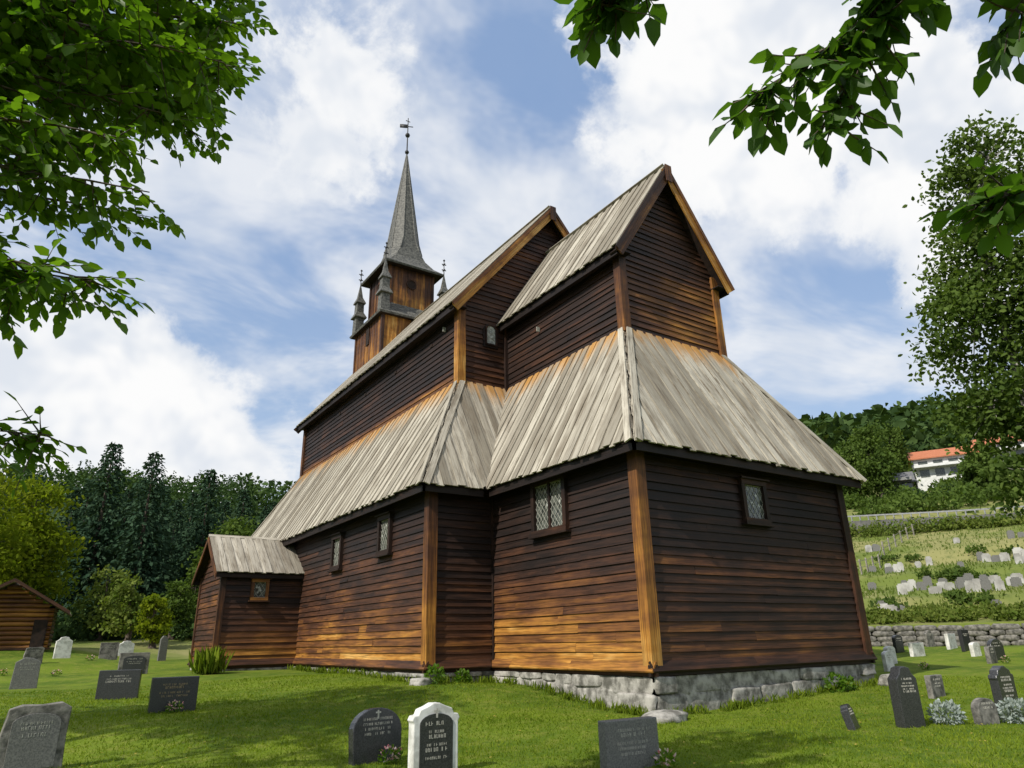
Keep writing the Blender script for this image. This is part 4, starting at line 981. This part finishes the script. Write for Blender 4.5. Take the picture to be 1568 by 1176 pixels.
# ------------------------------------------------------------------ world
sd=V((-1,-.22,0)).normalized();EL=math.radians(42);sd=V((sd.x*math.cos(EL),sd.y*math.cos(EL),math.sin(EL)))
w=bpy.data.worlds.new('World');scene.world=w;w.use_nodes=True;nt=w.node_tree;nt.nodes.clear()
sky=N(nt,'ShaderNodeTexSky',sky_type='NISHITA');sky.sun_disc=False;sky.sun_elevation=EL;sky.sun_rotation=math.atan2(sd.x,sd.y)%(2*math.pi);sky.air_density=1.;sky.dust_density=1.;sky.ozone_density=1.5
tcn=N(nt,'ShaderNodeTexCoord');dirv=tcn.outputs['Generated']
nv=N(nt,'ShaderNodeVectorMath',operation='NORMALIZE');nt.links.new(dirv,nv.inputs[0]);dirv=nv.outputs[0]
sp=N(nt,'ShaderNodeSeparateXYZ');nt.links.new(dirv,sp.inputs[0])
zz=math_(nt,'ADD',math_(nt,'MAXIMUM',sp.outputs[2],0.),.22)
cb=N(nt,'ShaderNodeCombineXYZ');nt.links.new(math_(nt,'DIVIDE',sp.outputs[0],zz),cb.inputs[0]);nt.links.new(math_(nt,'DIVIDE',sp.outputs[1],zz),cb.inputs[1])
P_=cb.outputs[0]
def blob(cc,inn,out):
    dn=N(nt,'ShaderNodeVectorMath',operation='DOT_PRODUCT');nt.links.new(dirv,dn.inputs[0]);dn.inputs[1].default_value=V(cc).normalized()
    return ss(nt,dn.outputs['Value'],math.cos(math.radians(out)),math.cos(math.radians(inn)))
def tot(lst):
    r=None
    for cc,i_,o_,wt in lst:
        x=math_(nt,'MULTIPLY',blob(cc,i_,o_),wt);r=x if r is None else math_(nt,'ADD',r,x)
    return r
cum=tot([((.046,.952,.303),2,11,.36),((-.09,.947,.30),2,12,.36),((.22,.93,.27),1,9,.28),((.565,.49,.664),2,12,.27),((.66,.36,.66),2,13,.25),((.80,.351,.487),2,13,.27),((.62,.25,.74),3,14,.2),((.85,.22,.47),3,12,.16),((.133,.711,.695),3,14,.17),((.30,.70,.65),2,9,.10)])
blu=tot([((.215,.894,.391),2,9,.20),((-.019,.908,.42),2,9,.20),((.421,.607,.674),2,7,.16),((.781,.501,.371),4,12,.16),((.727,.377,.573),1,6,.16)])
n1=noise(nt,dirv,5.5,7,.60,.15);n2=noise(nt,vmul(nt,P_,(1.,1.25,1.)),2.2,5,.60,.35);n3=noise(nt,dirv,9,3,.6,.2);n0=noise(nt,P_,.8,2,.5)
dn=math_(nt,'SUBTRACT',math_(nt,'ADD',n1,cum),blu)
ac=ss(nt,dn,.62,.75)
dw=math_(nt,'ADD',math_(nt,'SUBTRACT',n2,math_(nt,'MULTIPLY',blu,.5)),math_(nt,'MULTIPLY',math_(nt,'SUBTRACT',n0,.5),.35))
aw=ss(nt,dw,.31,.60,.08,.88)
al=math_(nt,'SUBTRACT',1.,math_(nt,'MULTIPLY',math_(nt,'SUBTRACT',1.,ac),math_(nt,'SUBTRACT',1.,aw)))
shade=math_(nt,'MULTIPLY',ss(nt,n3,.35,.60),ss(nt,dn,.64,.86,.55,1.))
ccol=mix_(nt,math_(nt,'ADD',math_(nt,'MULTIPLY',shade,.65),.35,clamp=True),(.64,.71,.82),(1.,1.,1.))
b1=N(nt,'ShaderNodeBackground');nt.links.new(sky.outputs[0],b1.inputs[0]);b1.inputs[1].default_value=.15
hz=N(nt,'ShaderNodeBackground');nt.links.new(mix_(nt,ss(nt,sp.outputs[2],.0,.6),(.56,.72,.93),(.28,.46,.80)),hz.inputs[0]);hz.inputs[1].default_value=.9
m0=N(nt,'ShaderNodeMixShader');m0.inputs[0].default_value=.66;nt.links.new(b1.outputs[0],m0.inputs[1]);nt.links.new(hz.outputs[0],m0.inputs[2])
b2=N(nt,'ShaderNodeBackground');nt.links.new(ccol,b2.inputs[0]);b2.inputs[1].default_value=.98
mxs=N(nt,'ShaderNodeMixShader');nt.links.new(al,mxs.inputs[0]);nt.links.new(m0.outputs[0],mxs.inputs[1]);nt.links.new(b2.outputs[0],mxs.inputs[2])
ow=N(nt,'ShaderNodeOutputWorld');nt.links.new(mxs.outputs[0],ow.inputs[0])
sl=bpy.data.lights.new('sun','SUN');sl.energy=4.6;sl.angle=math.radians(.5);sl.color=(1,.95,.86)
so=bpy.data.objects.new('sun',sl);link(so);so.rotation_euler=sd.to_track_quat('Z','Y').to_euler();so.location=(-30,-10,40)

# ------------------------------------------------------------------ camera
cam=bpy.data.cameras.new('camera');co=bpy.data.objects.new('camera',cam);link(co)
ph,th_,ro=.5949,.3549,-.0215
f=V((math.sin(ph)*math.cos(th_),math.cos(ph)*math.cos(th_),math.sin(th_)));r0=V((math.cos(ph),-math.sin(ph),0));u0=r0.cross(f)
R_=r0*math.cos(ro)+u0*math.sin(ro);U_=-r0*math.sin(ro)+u0*math.cos(ro)
Mx=Matrix(((R_.x,U_.x,-f.x,-10.3783),(R_.y,U_.y,-f.y,-10.6251),(R_.z,U_.z,-f.z,.7209),(0,0,0,1)));co.matrix_world=Mx
cam.sensor_width=36;cam.sensor_fit='HORIZONTAL';cam.lens=36*1057.88/1568;cam.clip_end=3000;cam.clip_start=.05
scene.camera=co
scene.view_settings.view_transform='Standard';scene.view_settings.look='None';scene.view_settings.exposure=0
